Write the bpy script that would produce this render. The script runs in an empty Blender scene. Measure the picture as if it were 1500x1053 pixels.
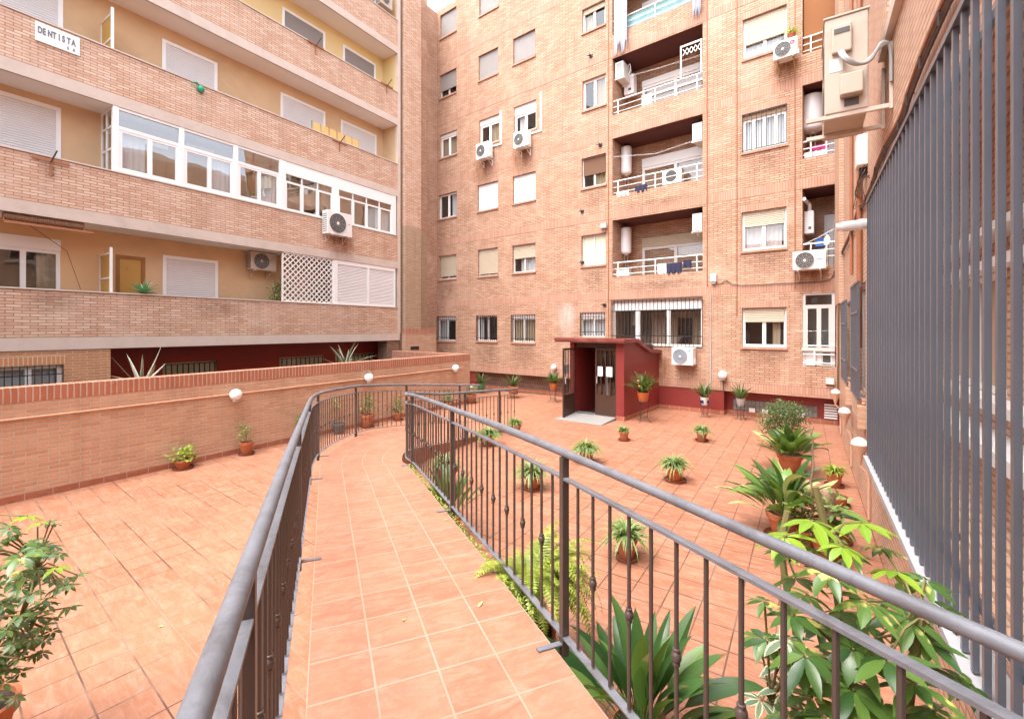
import bpy, math, random
from mathutils import Vector, Matrix, Quaternion
R = math.radians
sin, cos, pi = math.sin, math.cos, math.pi
random.seed(7)
scene = bpy.context.scene
COL = scene.collection

# ------------------------------------------------------------------ camera model (used to turn measurements into metres)
FPX, HOR, YAW, EYE = 671.0, 481.5, R(32.65), 2.6
FWD = Vector((-sin(YAW), cos(YAW), 0)); RGT = Vector((cos(YAW), sin(YAW), 0))
def ray(px, py):
    return FWD + RGT*((px-750)/FPX) + Vector((0, 0, (HOR-py)/FPX))
def cw(X, Z, z=0.0):
    """across/ahead of the eye in metres -> world"""
    v = RGT*X + FWD*Z
    return Vector((v.x, v.y, z))
def ground(px, py, z=0.0):
    d = ray(px, py); t = (z-EYE)/d.z
    return Vector((d.x*t, d.y*t, z))
class Frame:
    """a wall's own axes: u along it, y into the building, z up"""
    def __init__(s, O, ang):
        s.O = Vector((O[0], O[1], 0)); s.ang = ang
        s.ux = Vector((cos(ang), sin(ang), 0)); s.uy = Vector((-sin(ang), cos(ang), 0))
    def hit(s, px, py, y=0.0):
        d = ray(px, py)
        t = (y + s.O.dot(s.uy))/Vector((d.x, d.y, 0)).dot(s.uy)
        p = Vector((d.x*t, d.y*t, 0)) - s.O
        return p.dot(s.ux), EYE + d.z*t
    def w(s, u, y, z):
        p = s.O + s.ux*u + s.uy*y
        return Vector((p.x, p.y, z))
    def rect(s, x0, x1, yt, yb, y=0.0):
        """pixel box (top and bottom taken at mid width) -> u0,u1,z0,z1"""
        xm = (x0+x1)/2
        return s.hit(x0, yt, y)[0], s.hit(x1, yt, y)[0], s.hit(xm, yb, y)[1], s.hit(xm, yt, y)[1]

# ------------------------------------------------------------------ mesh builder
class MB:
    def __init__(s):
        s.v = []; s.f = []; s.uv = {}; s.m = {}; s.sm = set()
    def face(s, pts, uv=None, mi=0, smooth=False):
        i = len(s.v); s.v += [tuple(p) for p in pts]
        k = len(s.f); s.f.append(tuple(range(i, i+len(pts))))
        if uv: s.uv[k] = uv
        if mi: s.m[k] = mi
        if smooth: s.sm.add(k)
        return s
    def grid(s, rows, uv=None, mi=0, smooth=True, closed=False):
        """rows of equal length, faces between neighbours with shared vertices"""
        i0 = len(s.v); n = len(rows[0])
        for r in rows: s.v += [tuple(p) for p in r]
        for a in range(len(rows)-1):
            for b in range(n if closed else n-1):
                b2 = (b+1) % n
                k = len(s.f)
                s.f.append((i0+a*n+b, i0+a*n+b2, i0+(a+1)*n+b2, i0+(a+1)*n+b))
                if uv: s.uv[k] = [uv[a][b], uv[a][b2], uv[a+1][b2], uv[a+1][b]]
                if mi: s.m[k] = mi
                if smooth: s.sm.add(k)
        return s
    def box(s, x0, x1, y0, y1, z0, z1, mi=0, T=None):
        if x0 > x1: x0, x1 = x1, x0
        if y0 > y1: y0, y1 = y1, y0
        if z0 > z1: z0, z1 = z1, z0
        c = [Vector((x, y, z)) for z in (z0, z1) for y in (y0, y1) for x in (x0, x1)]
        if T: c = [T @ p for p in c]
        i = len(s.v); s.v += [tuple(p) for p in c]
        for q in ((0,2,3,1),(4,5,7,6),(0,1,5,4),(2,6,7,3),(0,4,6,2),(1,3,7,5)):
            if mi: s.m[len(s.f)] = mi
            s.f.append(tuple(i+k for k in q))
        return s
    def prism(s, poly, z0, z1, mi=0):
        """closed polygon (counter-clockwise, x y) from z0 to z1"""
        n = len(poly)
        s.face([(x, y, z1) for x, y in poly], mi=mi)
        s.face([(x, y, z0) for x, y in reversed(poly)], mi=mi)
        for a in range(n):
            (xa, ya), (xb, yb) = poly[a], poly[(a+1) % n]
            s.face([(xa,ya,z0),(xb,yb,z0),(xb,yb,z1),(xa,ya,z1)], mi=mi)
        return s
    def tube(s, path, r, n=8, caps=True, mi=0, closed=False):
        path = [Vector(p) for p in path]; rows = []
        m = len(path); N = None
        for i, p in enumerate(path):
            if closed: t = path[(i+1) % m]-path[i-1]
            else: t = path[min(i+1, m-1)]-path[max(i-1, 0)]
            t.normalize()
            if N is None:
                N = t.cross(Vector((0,0,1)))
                if N.length < .1: N = t.cross(Vector((0,1,0)))
            else:
                N = N - t*N.dot(t)
            N.normalize(); B = t.cross(N)
            rr = r[i] if isinstance(r, (list, tuple)) else r
            rows.append([p + (N*cos(2*pi*k/n) + B*sin(2*pi*k/n))*rr for k in range(n)])
        if closed: rows.append(rows[0])
        s.grid(rows, closed=True, mi=mi)
        if caps and not closed:
            s.face(rows[0], mi=mi); s.face(list(reversed(rows[-1])), mi=mi)
        return s
    def lathe(s, prof, n=24, c=(0,0,0), mi=0, caps=True):
        rows = [[(c[0]+r*cos(2*pi*k/n), c[1]+r*sin(2*pi*k/n), c[2]+z) for k in range(n)] for r, z in prof]
        s.grid(rows, closed=True, mi=mi)
        if caps:
            if prof[0][0] > 1e-4: s.face(list(reversed(rows[0])), mi=mi)
            if prof[-1][0] > 1e-4: s.face(rows[-1], mi=mi)
        return s
    def disc(s, c, r, axis='y', n=24, mi=0):
        pts = []
        for k in range(n):
            a, b = r*cos(2*pi*k/n), r*sin(2*pi*k/n)
            pts.append((c[0]+a, c[1], c[2]+b) if axis == 'y' else (c[0], c[1]+a, c[2]+b) if axis == 'x' else (c[0]+a, c[1]+b, c[2]))
        return s.face(pts, mi=mi)
    def sphere(s, c, r, n=16, m=10, sz=1.0, mi=0):
        prof = [(r*sin(pi*i/m) if 0 < i < m else 1e-4, -r*sz*cos(pi*i/m)) for i in range(m+1)]
        return s.lathe(prof, n, c, mi, caps=False)
    def add(s, o, T=None):
        i = len(s.v); k = len(s.f)
        s.v += [tuple(T @ Vector(p)) for p in o.v] if T else o.v
        s.f += [tuple(i+a for a in f) for f in o.f]
        for a, b in o.uv.items(): s.uv[k+a] = b
        for a, b in o.m.items(): s.m[k+a] = b
        s.sm |= {k+a for a in o.sm}
        return s
    def build(s, name, mats, parent=None, bevel=0, loc=None):
        me = bpy.data.meshes.new(name)
        me.from_pydata(s.v, [], s.f)
        if not isinstance(mats, (list, tuple)): mats = [mats]
        for m in mats: me.materials.append(m)
        uvl = me.uv_layers.new(name='UVMap').data
        for p in me.polygons:
            k = p.index
            if k in s.m: p.material_index = s.m[k]
            if k in s.sm: p.use_smooth = True
            if k in s.uv:
                for li, q in zip(p.loop_indices, s.uv[k]): uvl[li].uv = q
            else:
                nx, ny, nz = p.normal
                flat = abs(nz) > .7
                l = math.hypot(nx, ny) or 1
                tx, ty = -ny/l, nx/l
                for li in p.loop_indices:
                    x, y, z = s.v[me.loops[li].vertex_index]
                    uvl[li].uv = (x, y) if flat else (x*tx+y*ty, z)
        if s.sm:
            try: me.set_sharp_from_angle(angle=R(42))
            except Exception: pass
        me.update()
        o = bpy.data.objects.new(name, me); COL.objects.link(o)
        if parent: o.parent = parent
        if loc: o.location = loc
        if bevel:
            b = o.modifiers.new('Bevel', 'BEVEL'); b.width = bevel; b.segments = 2; b.limit_method = 'ANGLE'; b.angle_limit = R(40)
        return o

def tag(o, label, cat, group=None, kind=None):
    o['label'] = label; o['category'] = cat
    if group: o['group'] = group
    if kind: o['kind'] = kind
    return o
def thing(name, label, cat, loc=(0,0,0), rz=0.0, group=None):
    o = bpy.data.objects.new(name, None); COL.objects.link(o)
    o.empty_display_size = .1
    o.location = loc; o.rotation_euler = (0, 0, rz)
    return tag(o, label, cat, group)
def struct(o):
    o['kind'] = 'structure'; return o
def dup(root, loc, rz, label, scale=None):
    r = root.copy(); COL.objects.link(r); r.location = loc; r.rotation_euler = (0, 0, rz); r['label'] = label
    if scale: r.scale = (scale,)*3
    for ch in list(root.children):
        c = ch.copy(); COL.objects.link(c); c.parent = r
        for g in list(ch.children):
            d = g.copy(); COL.objects.link(d); d.parent = c
    return r
def text_mb(body, size, ext=.004, bold=0.0):
    """lettering as a mesh, upright in the x-z plane, facing -y, starting at the origin"""
    cu = bpy.data.curves.new('lettering', 'FONT'); cu.body = body; cu.size = size; cu.extrude = ext/2; cu.offset = bold
    ob = bpy.data.objects.new('lettering', cu); COL.objects.link(ob)
    dg = bpy.context.evaluated_depsgraph_get(); dg.update()
    me = bpy.data.meshes.new_from_object(ob.evaluated_get(dg))
    b = MB()
    for p in me.polygons:
        b.face([(me.vertices[i].co.x, -me.vertices[i].co.z, me.vertices[i].co.y) for i in p.vertices])
    COL.objects.unlink(ob); bpy.data.objects.remove(ob); bpy.data.curves.remove(cu); bpy.data.meshes.remove(me)
    return b
def catmull(P, n):
    out = []
    m = len(P)
    for i in range(m-1):
        p0, p1, p2, p3 = P[max(i-1,0)], P[i], P[i+1], P[min(i+2,m-1)]
        for k in range(n):
            t = k/n
            out.append(tuple(.5*((2*b)+(-a+c)*t+(2*a-5*b+4*c-d)*t*t+(-a+3*b-3*c+d)*t**3) for a,b,c,d in zip(p0,p1,p2,p3)))
    out.append(tuple(P[-1]))
    return out
# ------------------------------------------------------------------ materials
def new_mat(name):
    m = bpy.data.materials.new(name); m.use_nodes = True
    nt = m.node_tree; b = nt.nodes['Principled BSDF']
    return m, nt, b
def nd(nt, typ, **kw):
    n = nt.nodes.new(typ)
    for k, v in kw.items(): setattr(n, k, v)
    return n
def mixc(nt, fac, a, b, blend='MIX'):
    n = nd(nt, 'ShaderNodeMix', data_type='RGBA', blend_type=blend)
    for key, val in ((0, fac), (6, a), (7, b)):
        if hasattr(val, 'is_linked') or hasattr(val, 'node'): nt.links.new(val, n.inputs[key])
        else: n.inputs[key].default_value = (*val, 1) if isinstance(val, tuple) and len(val) == 3 else val
    return n.outputs[2]
def math_n(nt, op, a, b=None, clamp=False):
    n = nd(nt, 'ShaderNodeMath', operation=op, use_clamp=clamp)
    for i, v in enumerate((a, b)):
        if v is None: continue
        if hasattr(v, 'node'): nt.links.new(v, n.inputs[i])
        else: n.inputs[i].default_value = v
    return n.outputs[0]
def ramp(nt, src, stops):
    n = nd(nt, 'ShaderNodeValToRGB'); nt.links.new(src, n.inputs[0])
    e = n.color_ramp.elements
    while len(e) < len(stops): e.new(.5)
    for el, (p, c) in zip(e, stops):
        el.position = p; el.color = (*c, 1) if len(c) == 3 else c
    return n.outputs[0]
def noise(nt, co, scale, detail=4, rough=.6, dist=0.0):
    n = nd(nt, 'ShaderNodeTexNoise'); n.inputs['Scale'].default_value = scale
    n.inputs['Detail'].default_value = detail; n.inputs['Roughness'].default_value = rough; n.inputs['Distortion'].default_value = dist
    if co is not None: nt.links.new(co, n.inputs['Vector'])
    return n.outputs['Fac']
def uvco(nt, scale=(1,1,1), rot=0.0):
    tc = nd(nt, 'ShaderNodeTexCoord'); mp = nd(nt, 'ShaderNodeMapping')
    mp.inputs['Scale'].default_value = scale; mp.inputs['Rotation'].default_value = (0,0,rot)
    nt.links.new(tc.outputs['UV'], mp.inputs[0]); return mp.outputs[0]
def bump(nt, b, h, dist, strength=1.0):
    n = nd(nt, 'ShaderNodeBump'); n.inputs['Distance'].default_value = dist; n.inputs['Strength'].default_value = strength
    nt.links.new(h, n.inputs['Height']); nt.links.new(n.outputs[0], b.inputs['Normal'])

def brick(name, c1, c2, mortar, bw=.25, rh=.0635, ms=.008, off=.5, stain=None, stain_amt=.35, rough=.85, depth=.006, rot=0.0, patch=None, c3=None, sm=.3, joint_dark=0.0):
    m, nt, b = new_mat(name)
    co = uvco(nt, rot=rot)
    # slight wander so that the courses are not ruled lines
    wob = nd(nt, 'ShaderNodeTexNoise'); wob.inputs['Scale'].default_value = 9; wob.inputs['Detail'].default_value = 2
    nt.links.new(co, wob.inputs['Vector'])
    sub = nd(nt, 'ShaderNodeVectorMath', operation='SUBTRACT'); nt.links.new(wob.outputs['Color'], sub.inputs[0]); sub.inputs[1].default_value = (.5,.5,.5)
    sc = nd(nt, 'ShaderNodeVectorMath', operation='SCALE'); nt.links.new(sub.outputs[0], sc.inputs[0]); sc.inputs['Scale'].default_value = .011
    ad = nd(nt, 'ShaderNodeVectorMath', operation='ADD'); nt.links.new(co, ad.inputs[0]); nt.links.new(sc.outputs[0], ad.inputs[1])
    def bt(v1, v2):
        t = nd(nt, 'ShaderNodeTexBrick'); t.offset = off; t.squash = 1
        nt.links.new(ad.outputs[0], t.inputs['Vector'])
        t.inputs['Color1'].default_value = (*v1, 1); t.inputs['Color2'].default_value = (*v2, 1)
        t.inputs['Mortar'].default_value = (*mortar, 1); t.inputs['Scale'].default_value = 1
        t.inputs['Mortar Size'].default_value = ms; t.inputs['Mortar Smooth'].default_value = sm
        t.inputs['Brick Width'].default_value = bw; t.inputs['Row Height'].default_value = rh; t.inputs['Bias'].default_value = 0
        return t
    t = bt(c1, c2)
    col = t.outputs['Color']
    if c3:   # some bricks of a third, paler firing
        rnd = bt((0,0,0), (1,1,1))
        pick = ramp(nt, rnd.outputs['Color'], [(.70, (0,0,0)), (.78, (1,1,1))])
        pf = math_n(nt, 'MULTIPLY', pick, math_n(nt, 'SUBTRACT', 1.0, t.outputs['Fac']))
        col = mixc(nt, pf, col, c3)
    n1 = noise(nt, co, 1.1, 5, .65)
    col = mixc(nt, math_n(nt, 'MULTIPLY', ramp(nt, n1, [(.45,(0,0,0)),(.72,(1,1,1))]), stain_amt), col, stain or tuple(x*.75 for x in c1))
    n5 = noise(nt, uvco(nt, (2.6, .22, 1)), 1.0, 5, .7)
    col = mixc(nt, .36, col, ramp(nt, n5, [(.30,(.62,.58,.55)),(.50,(1,1,1))]), 'MULTIPLY')
    n2 = noise(nt, co, 38, 4, .7)
    col = mixc(nt, .42, col, mixc(nt, n2, (.45,.45,.45), (1.0,1.0,1.0)), 'MULTIPLY')
    if patch:   # salts and lime blooms
        n3 = noise(nt, co, .55, 6, .7, 1.0)
        col = mixc(nt, math_n(nt, 'MULTIPLY', ramp(nt, n3, [(.56,(0,0,0)),(.74,(1,1,1))]), .55), col, patch)
    nt.links.new(col, b.inputs['Base Color']); b.inputs['Roughness'].default_value = rough
    h = math_n(nt, 'ADD', math_n(nt, 'MULTIPLY', math_n(nt, 'SUBTRACT', 1.0, t.outputs['Fac']), 1.0), math_n(nt, 'MULTIPLY', n2, .25))
    bump(nt, b, h, depth)
    return m
def tiles(name, c1, c2, grout, size=.31, ms=.006, grout2=None, rough=.5, bloom=(.46,.245,.165), off=0.0, bw=None, streak=2.2, off_f=2):
    m, nt, b = new_mat(name)
    co = uvco(nt)
    t = nd(nt, 'ShaderNodeTexBrick'); t.offset = off; t.offset_frequency = off_f; nt.links.new(co, t.inputs['Vector'])
    t.inputs['Color1'].default_value = (*c1,1); t.inputs['Color2'].default_value = (*c2,1)
    t.inputs['Scale'].default_value = 1; t.inputs['Mortar Size'].default_value = ms; t.inputs['Mortar Smooth'].default_value = .15
    t.inputs['Brick Width'].default_value = bw or size; t.inputs['Row Height'].default_value = size
    g = noise(nt, co, .9, 3)
    if grout2: nt.links.new(mixc(nt, ramp(nt, g, [(.42,(0,0,0)),(.58,(1,1,1))]), grout, grout2), t.inputs['Mortar'])
    else: t.inputs['Mortar'].default_value = (*grout,1)
    col = t.outputs['Color']
    st = noise(nt, uvco(nt, (streak*1.3, 12, 1)), 1.0, 6, .68, 1.2)
    inv = math_n(nt, 'SUBTRACT', 1.0, t.outputs['Fac'])
    f = math_n(nt, 'MULTIPLY', math_n(nt, 'MULTIPLY', ramp(nt, st, [(.42,(0,0,0)),(.66,(1,1,1))]), .75), inv)
    col = mixc(nt, f, col, bloom)
    cl = noise(nt, co, 7, 6, .7, .8)
    f2 = math_n(nt, 'MULTIPLY', math_n(nt, 'MULTIPLY', ramp(nt, cl, [(.48,(0,0,0)),(.72,(1,1,1))]), .65), inv)
    col = mixc(nt, f2, col, tuple(x*.72 for x in c1))
    dirt = noise(nt, co, .6, 5, .7)
    col = mixc(nt, math_n(nt, 'MULTIPLY', ramp(nt, dirt, [(.5,(0,0,0)),(.75,(1,1,1))]), .38), col, (.26,.14,.09))
    fine = noise(nt, co, 160, 2)
    col = mixc(nt, .2, col, mixc(nt, fine, (.55,.55,.55), (1.,1.,1.)), 'MULTIPLY')
    nt.links.new(col, b.inputs['Base Color'])
    rr = math_n(nt, 'ADD', math_n(nt, 'MULTIPLY', cl, .35), rough-.15)
    nt.links.new(rr, b.inputs['Roughness'])
    bump(nt, b, math_n(nt, 'ADD', inv, math_n(nt, 'MULTIPLY', cl, .2)), .003)
    return m
def plain(name, c, rough=.5, metal=0.0, var=.12, scale=6, bmp=.0, spec=.5, dirt=None, dirt_amt=.4, coat=0.0, bscale=None):
    m, nt, b = new_mat(name)
    tc = nd(nt, 'ShaderNodeTexCoord')
    n = noise(nt, tc.outputs['Object'], scale, 5, .65)
    col = mixc(nt, n, tuple(max(0, x*(1-var)) for x in c), tuple(min(1, x*(1+var)) for x in c))
    if dirt:
        n2 = noise(nt, tc.outputs['Object'], scale*.35, 6, .75, .7)
        col = mixc(nt, math_n(nt, 'MULTIPLY', ramp(nt, n2, [(.5,(0,0,0)),(.72,(1,1,1))]), dirt_amt), col, dirt)
    nt.links.new(col, b.inputs['Base Color'])
    b.inputs['Metallic'].default_value = metal
    nt.links.new(math_n(nt, 'ADD', math_n(nt, 'MULTIPLY', n, .2), rough-.1, True), b.inputs['Roughness'])
    b.inputs['Specular IOR Level'].default_value = spec
    if coat: b.inputs['Coat Weight'].default_value = coat
    if bmp: bump(nt, b, noise(nt, tc.outputs['Object'], bscale or scale*12, 4, .7), bmp)
    return m
def slatted(name, c, pitch=.045, rough=.5, axis='z', gap=.12):
    """roller shutter: curved slats across the height"""
    m, nt, b = new_mat(name)
    tc = nd(nt, 'ShaderNodeTexCoord'); sp = nd(nt, 'ShaderNodeSeparateXYZ'); nt.links.new(tc.outputs['Object'], sp.inputs[0])
    fr = math_n(nt, 'FRACT', math_n(nt, 'DIVIDE', sp.outputs['XYZ'.index(axis.upper())], pitch))
    h = math_n(nt, 'SINE', math_n(nt, 'MULTIPLY', fr, pi))
    line = ramp(nt, fr, [(0, (0,0,0)), (gap, (1,1,1))])
    n = noise(nt, tc.outputs['Object'], 3, 4)
    col = mixc(nt, n, tuple(x*.88 for x in c), c)
    col = mixc(nt, line, tuple(x*.45 for x in c), col)
    nt.links.new(col, b.inputs['Base Color']); b.inputs['Roughness'].default_value = rough
    bump(nt, b, h, .012)
    return m
def glass(name='window_glass', tint=(.80,.84,.84), refl=.13):
    m, nt, b = new_mat(name)
    out = nt.nodes['Material Output']; nt.nodes.remove(b)
    tr = nd(nt, 'ShaderNodeBsdfTransparent'); tr.inputs[0].default_value = (*tint,1)
    gl = nd(nt, 'ShaderNodeBsdfGlossy'); gl.inputs['Roughness'].default_value = .015
    lw = nd(nt, 'ShaderNodeLayerWeight'); lw.inputs['Blend'].default_value = .5
    tc = nd(nt, 'ShaderNodeTexCoord'); bm = nd(nt, 'ShaderNodeBump'); bm.inputs['Distance'].default_value = .004
    nt.links.new(noise(nt, tc.outputs['Object'], 1.3, 1), bm.inputs['Height']); nt.links.new(bm.outputs[0], gl.inputs['Normal'])
    f = math_n(nt, 'ADD', math_n(nt, 'MULTIPLY', math_n(nt, 'POWER', lw.outputs['Facing'], 4.0), .85), refl, True)
    mx = nd(nt, 'ShaderNodeMixShader'); nt.links.new(f, mx.inputs[0]); nt.links.new(tr.outputs[0], mx.inputs[1]); nt.links.new(gl.outputs[0], mx.inputs[2])
    nt.links.new(mx.outputs[0], out.inputs[0])
    return m
def leafmat(name, dark, light, edge=None, edge_w=.0, centre=None, rough=.42, trans=.25, spot=None, tip=None):
    """leaf with a random tint per leaf; uv.x across, uv.y along"""
    m, nt, b = new_mat(name)
    g = nd(nt, 'ShaderNodeNewGeometry')
    col = mixc(nt, g.outputs['Random Per Island'], dark, light)
    tc = nd(nt, 'ShaderNodeTexCoord'); sp = nd(nt, 'ShaderNodeSeparateXYZ'); nt.links.new(tc.outputs['UV'], sp.inputs[0])
    ax = math_n(nt, 'ABSOLUTE', math_n(nt, 'SUBTRACT', math_n(nt, 'MULTIPLY', sp.outputs[0], 2.0), 1.0))
    n = noise(nt, tc.outputs['Object'], 22, 3)
    if edge:
        e = ramp(nt, math_n(nt, 'ADD', ax, math_n(nt, 'MULTIPLY', math_n(nt, 'SUBTRACT', n, .5), .9)), [(1-edge_w-.06,(0,0,0)),(1-edge_w+.06,(1,1,1))])
        col = mixc(nt, e, col, edge)
    if centre:
        e = ramp(nt, ax, [(.22,(1,1,1)),(.38,(0,0,0))]); col = mixc(nt, e, col, centre)
    if spot:
        e = ramp(nt, noise(nt, tc.outputs['Object'], 9, 3, .6), [(.6,(0,0,0)),(.66,(1,1,1))]); col = mixc(nt, e, col, spot)
    if tip:
        e = ramp(nt, math_n(nt, 'ADD', sp.outputs[1], math_n(nt, 'MULTIPLY', math_n(nt, 'SUBTRACT', g.outputs['Random Per Island'], .8), .35)), [(.93,(0,0,0)),(.97,(1,1,1))]); col = mixc(nt, e, col, tip)
    vein = ramp(nt, ax, [(0,(1.25,1.25,1.1)),(.10,(1,1,1))])
    col = mixc(nt, 1.0, col, vein, 'MULTIPLY')
    nt.links.new(col, b.inputs['Base Color']); b.inputs['Roughness'].default_value = rough
    out = nt.nodes['Material Output']
    tl = nd(nt, 'ShaderNodeBsdfTranslucent'); nt.links.new(mixc(nt, .5, col, (.35,.5,.05)), tl.inputs[0])
    mx = nd(nt, 'ShaderNodeMixShader'); mx.inputs[0].default_value = trans
    nt.links.new(b.outputs[0], mx.inputs[1]); nt.links.new(tl.outputs[0], mx.inputs[2]); nt.links.new(mx.outputs[0], out.inputs[0])
    return m
M = {}
M['brick_back'] = brick('facade_brick', (.585,.350,.225), (.455,.235,.140), (.24,.135,.095), ms=.0085, stain=(.66,.43,.31), stain_amt=.5, patch=(.64,.45,.34), c3=(.62,.39,.265))
M['soldier_back'] = brick('soldier_course', (.58,.34,.24), (.50,.265,.175), (.34,.20,.14), bw=.068, rh=.40, ms=.006, off=0, stain=(.58,.34,.25), stain_amt=.4)
M['brick_left'] = brick('balcony_brick', (.75,.495,.345), (.60,.335,.215), (.33,.21,.15), bw=.245, ms=.0085, stain=(.74,.54,.44), stain_amt=.45, c3=(.78,.56,.41))
M['brick_garden'] = brick('garden_wall_brick', (.68,.405,.245), (.57,.295,.165), (.60,.48,.38), bw=.25, rh=.066, ms=.010, stain=(.50,.31,.20), stain_amt=.55, depth=.009)
M['coping'] = brick('brick_coping', (.50,.190,.105), (.43,.145,.075), (.58,.40,.30), bw=.078, rh=.60, ms=.014, off=0, stain_amt=.3, depth=.012)
M['brick_orange'] = brick('orange_brick', (.60,.285,.130), (.54,.235,.10), (.62,.45,.32), ms=.009, stain_amt=.1)
M['soldier_orange'] = brick('orange_soldier', (.58,.26,.115), (.54,.235,.10), (.68,.50,.36), bw=.072, rh=.5, ms=.011, off=0, stain_amt=.1)
M['brick_cream'] = brick('cream_brick', (.56,.40,.27), (.48,.32,.20), (.27,.19,.13), bw=.245, ms=.0075, stain_amt=.3)
M['brick_dark'] = brick('dirty_brick', (.34,.20,.125), (.26,.14,.09), (.13,.09,.07), ms=.008, stain_amt=.3)
M['brick_right'] = brick('side_wall_brick', (.70,.455,.31), (.60,.34,.215), (.40,.25,.17), ms=.010, stain=(.66,.43,.32), stain_amt=.45, c3=(.66,.42,.30), depth=.010)
M['brick_brown'] = brick('recess_brick', (.20,.105,.070), (.14,.075,.05), (.26,.17,.125), bw=.12, rh=.16, ms=.010, stain_amt=.3)
M['tile_left'] = tiles('terracotta_tile_a', (.375,.163,.088), (.315,.122,.062), (.34,.21,.145), ms=.006, grout2=(.10,.055,.035))
M['tile_right'] = tiles('terracotta_tile_b', (.36,.147,.080), (.295,.110,.056), (.20,.11,.075), ms=.0065, grout2=(.09,.05,.03))
M['tile_ramp'] = tiles('terracotta_tile_c', (.375,.168,.098), (.32,.130,.072), (.38,.285,.215), size=.305, ms=.0062, grout2=(.34,.25,.17), streak=3.5)
M['skirting'] = tiles('skirting_tile', (.38,.125,.065), (.33,.10,.05), (.5,.34,.26), size=.31, ms=.006, bloom=(.45,.2,.13))
M['ochre'] = plain('ochre_render', (.62,.42,.245), .9, var=.14, scale=1.6, bmp=.004, bscale=60, dirt=(.44,.31,.185), dirt_amt=.5)
M['ochre_orange'] = plain('orange_render', (.66,.42,.225), .9, var=.08, scale=1.2, bmp=.003, bscale=60)
M['yellow'] = plain('yellow_render', (.72,.54,.26), .9, var=.05, scale=1.5, bmp=.002, bscale=60)
M['concrete'] = plain('slab_concrete', (.58,.48,.41), .9, var=.15, scale=3, bmp=.004, bscale=70, dirt=(.40,.31,.25))
M['soffit'] = plain('white_soffit', (.80,.77,.74), .9, var=.05, scale=2)
M['red_paint'] = plain('dark_red_paint', (.36,.045,.030), .55, var=.12, scale=2.5, bmp=.002, bscale=50)
M['porch_red'] = plain('porch_red_paint', (.215,.026,.022), .5, var=.18, scale=3, bmp=.002, bscale=50, dirt=(.15,.028,.022), dirt_amt=.6)
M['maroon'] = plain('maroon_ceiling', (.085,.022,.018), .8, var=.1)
M['roof_red'] = plain('porch_roof_paint', (.20,.045,.035), .45, var=.2, scale=4, dirt=(.42,.22,.18))
M['white_pvc'] = plain('white_window_frame', (.82,.81,.79), .35, var=.03, scale=2)
M['alu'] = plain('grey_window_frame', (.62,.58,.55), .4, var=.06)
M['white_metal'] = plain('white_painted_metal', (.78,.76,.73), .4, var=.06)
M['shutter_white'] = slatted('white_roller_shutter', (.76,.74,.73), .055)
M['shutter_cream'] = slatted('cream_roller_shutter', (.54,.45,.33), .05)
M['shutter_grey'] = slatted('grey_roller_shutter', (.31,.28,.265), .05)
M['panel_white'] = plain('white_panel', (.80,.80,.78), .5, var=.03)
M['wicker'] = slatted('brown_cane_blind', (.22,.11,.06), .02, .8, gap=.4)
M['cane'] = slatted('orange_cane_blind', (.42,.17,.06), .022, .8, 'x', gap=.35)
M['glass'] = glass()
M['glass_big'] = glass('gallery_glass', (.80,.84,.84), .28)
M['frosted'] = plain('frosted_glass', (.66,.68,.50), .25, var=.2, scale=2.5, spec=.8)
M['amber'] = plain('amber_glass', (.50,.28,.06), .3, var=.15, scale=3, spec=.8)
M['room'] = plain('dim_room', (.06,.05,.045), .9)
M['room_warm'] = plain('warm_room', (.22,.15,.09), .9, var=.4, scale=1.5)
M['curtain'] = plain('white_curtain', (.68,.66,.66), .9, var=.06)
M['curtain_pink'] = plain('pinkish_curtain', (.70,.56,.54), .9, var=.08)
M['curtain_tan'] = plain('tan_curtain', (.45,.33,.22), .9, var=.1)
M['cloth_grey'] = plain('grey_awning_cloth', (.42,.43,.49), .9, var=.15, scale=9)
M['teal_screen'] = plain('teal_screen_cloth', (.22,.38,.38), .8, var=.35, scale=4)
M['iron'] = plain('black_iron', (.035,.032,.032), .5, metal=.3, var=.2)
M['rail_paint'] = plain('dark_brown_metal_paint', (.085,.062,.054), .42, metal=.25, var=.2, scale=12, spec=.6)
M['rail_top'] = plain('worn_steel_handrail', (.165,.170,.190), .52, metal=.15, var=.35, scale=13, bmp=.001, bscale=60, dirt=(.085,.078,.08), dirt_amt=.85)
M['grille'] = plain('charcoal_grille_paint', (.135,.148,.18), .34, metal=.35, var=.12, scale=5, spec=.6)
M['ac'] = plain('air_conditioner_white', (.74,.72,.69), .45, var=.05, dirt=(.52,.44,.36), dirt_amt=.35)
M['ac_beige'] = plain('aged_air_conditioner', (.50,.415,.335), .55, var=.08, scale=4, dirt=(.33,.22,.14), dirt_amt=.5)
M['ac_dark'] = plain('fan_shadow_grey', (.085,.08,.075), .6)
M['ac_wire'] = plain('fan_guard_grey', (.32,.31,.30), .5)
M['bracket'] = plain('painted_bracket', (.60,.50,.42), .6, var=.15, dirt=(.35,.2,.1))
M['rust_bracket'] = plain('yellowed_bracket', (.42,.27,.09), .6, var=.3)
M['enamel'] = plain('white_heater_enamel', (.76,.73,.73), .3, var=.03)
M['globe'] = plain('opal_globe', (.86,.85,.84), .22, var=.02, spec=.6)
M['lamp_grey'] = plain('lamp_grey', (.42,.40,.38), .5)
M['pipe_clay'] = plain('painted_conduit', (.60,.36,.24), .6, var=.2, scale=4)
M['pipe_brown'] = plain('brown_pipe', (.34,.13,.06), .5, var=.25)
M['cable'] = plain('dark_cable', (.09,.065,.055), .7, var=.4, scale=10)
M['white_plastic'] = plain('white_plastic', (.78,.77,.75), .4, var=.04)
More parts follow.
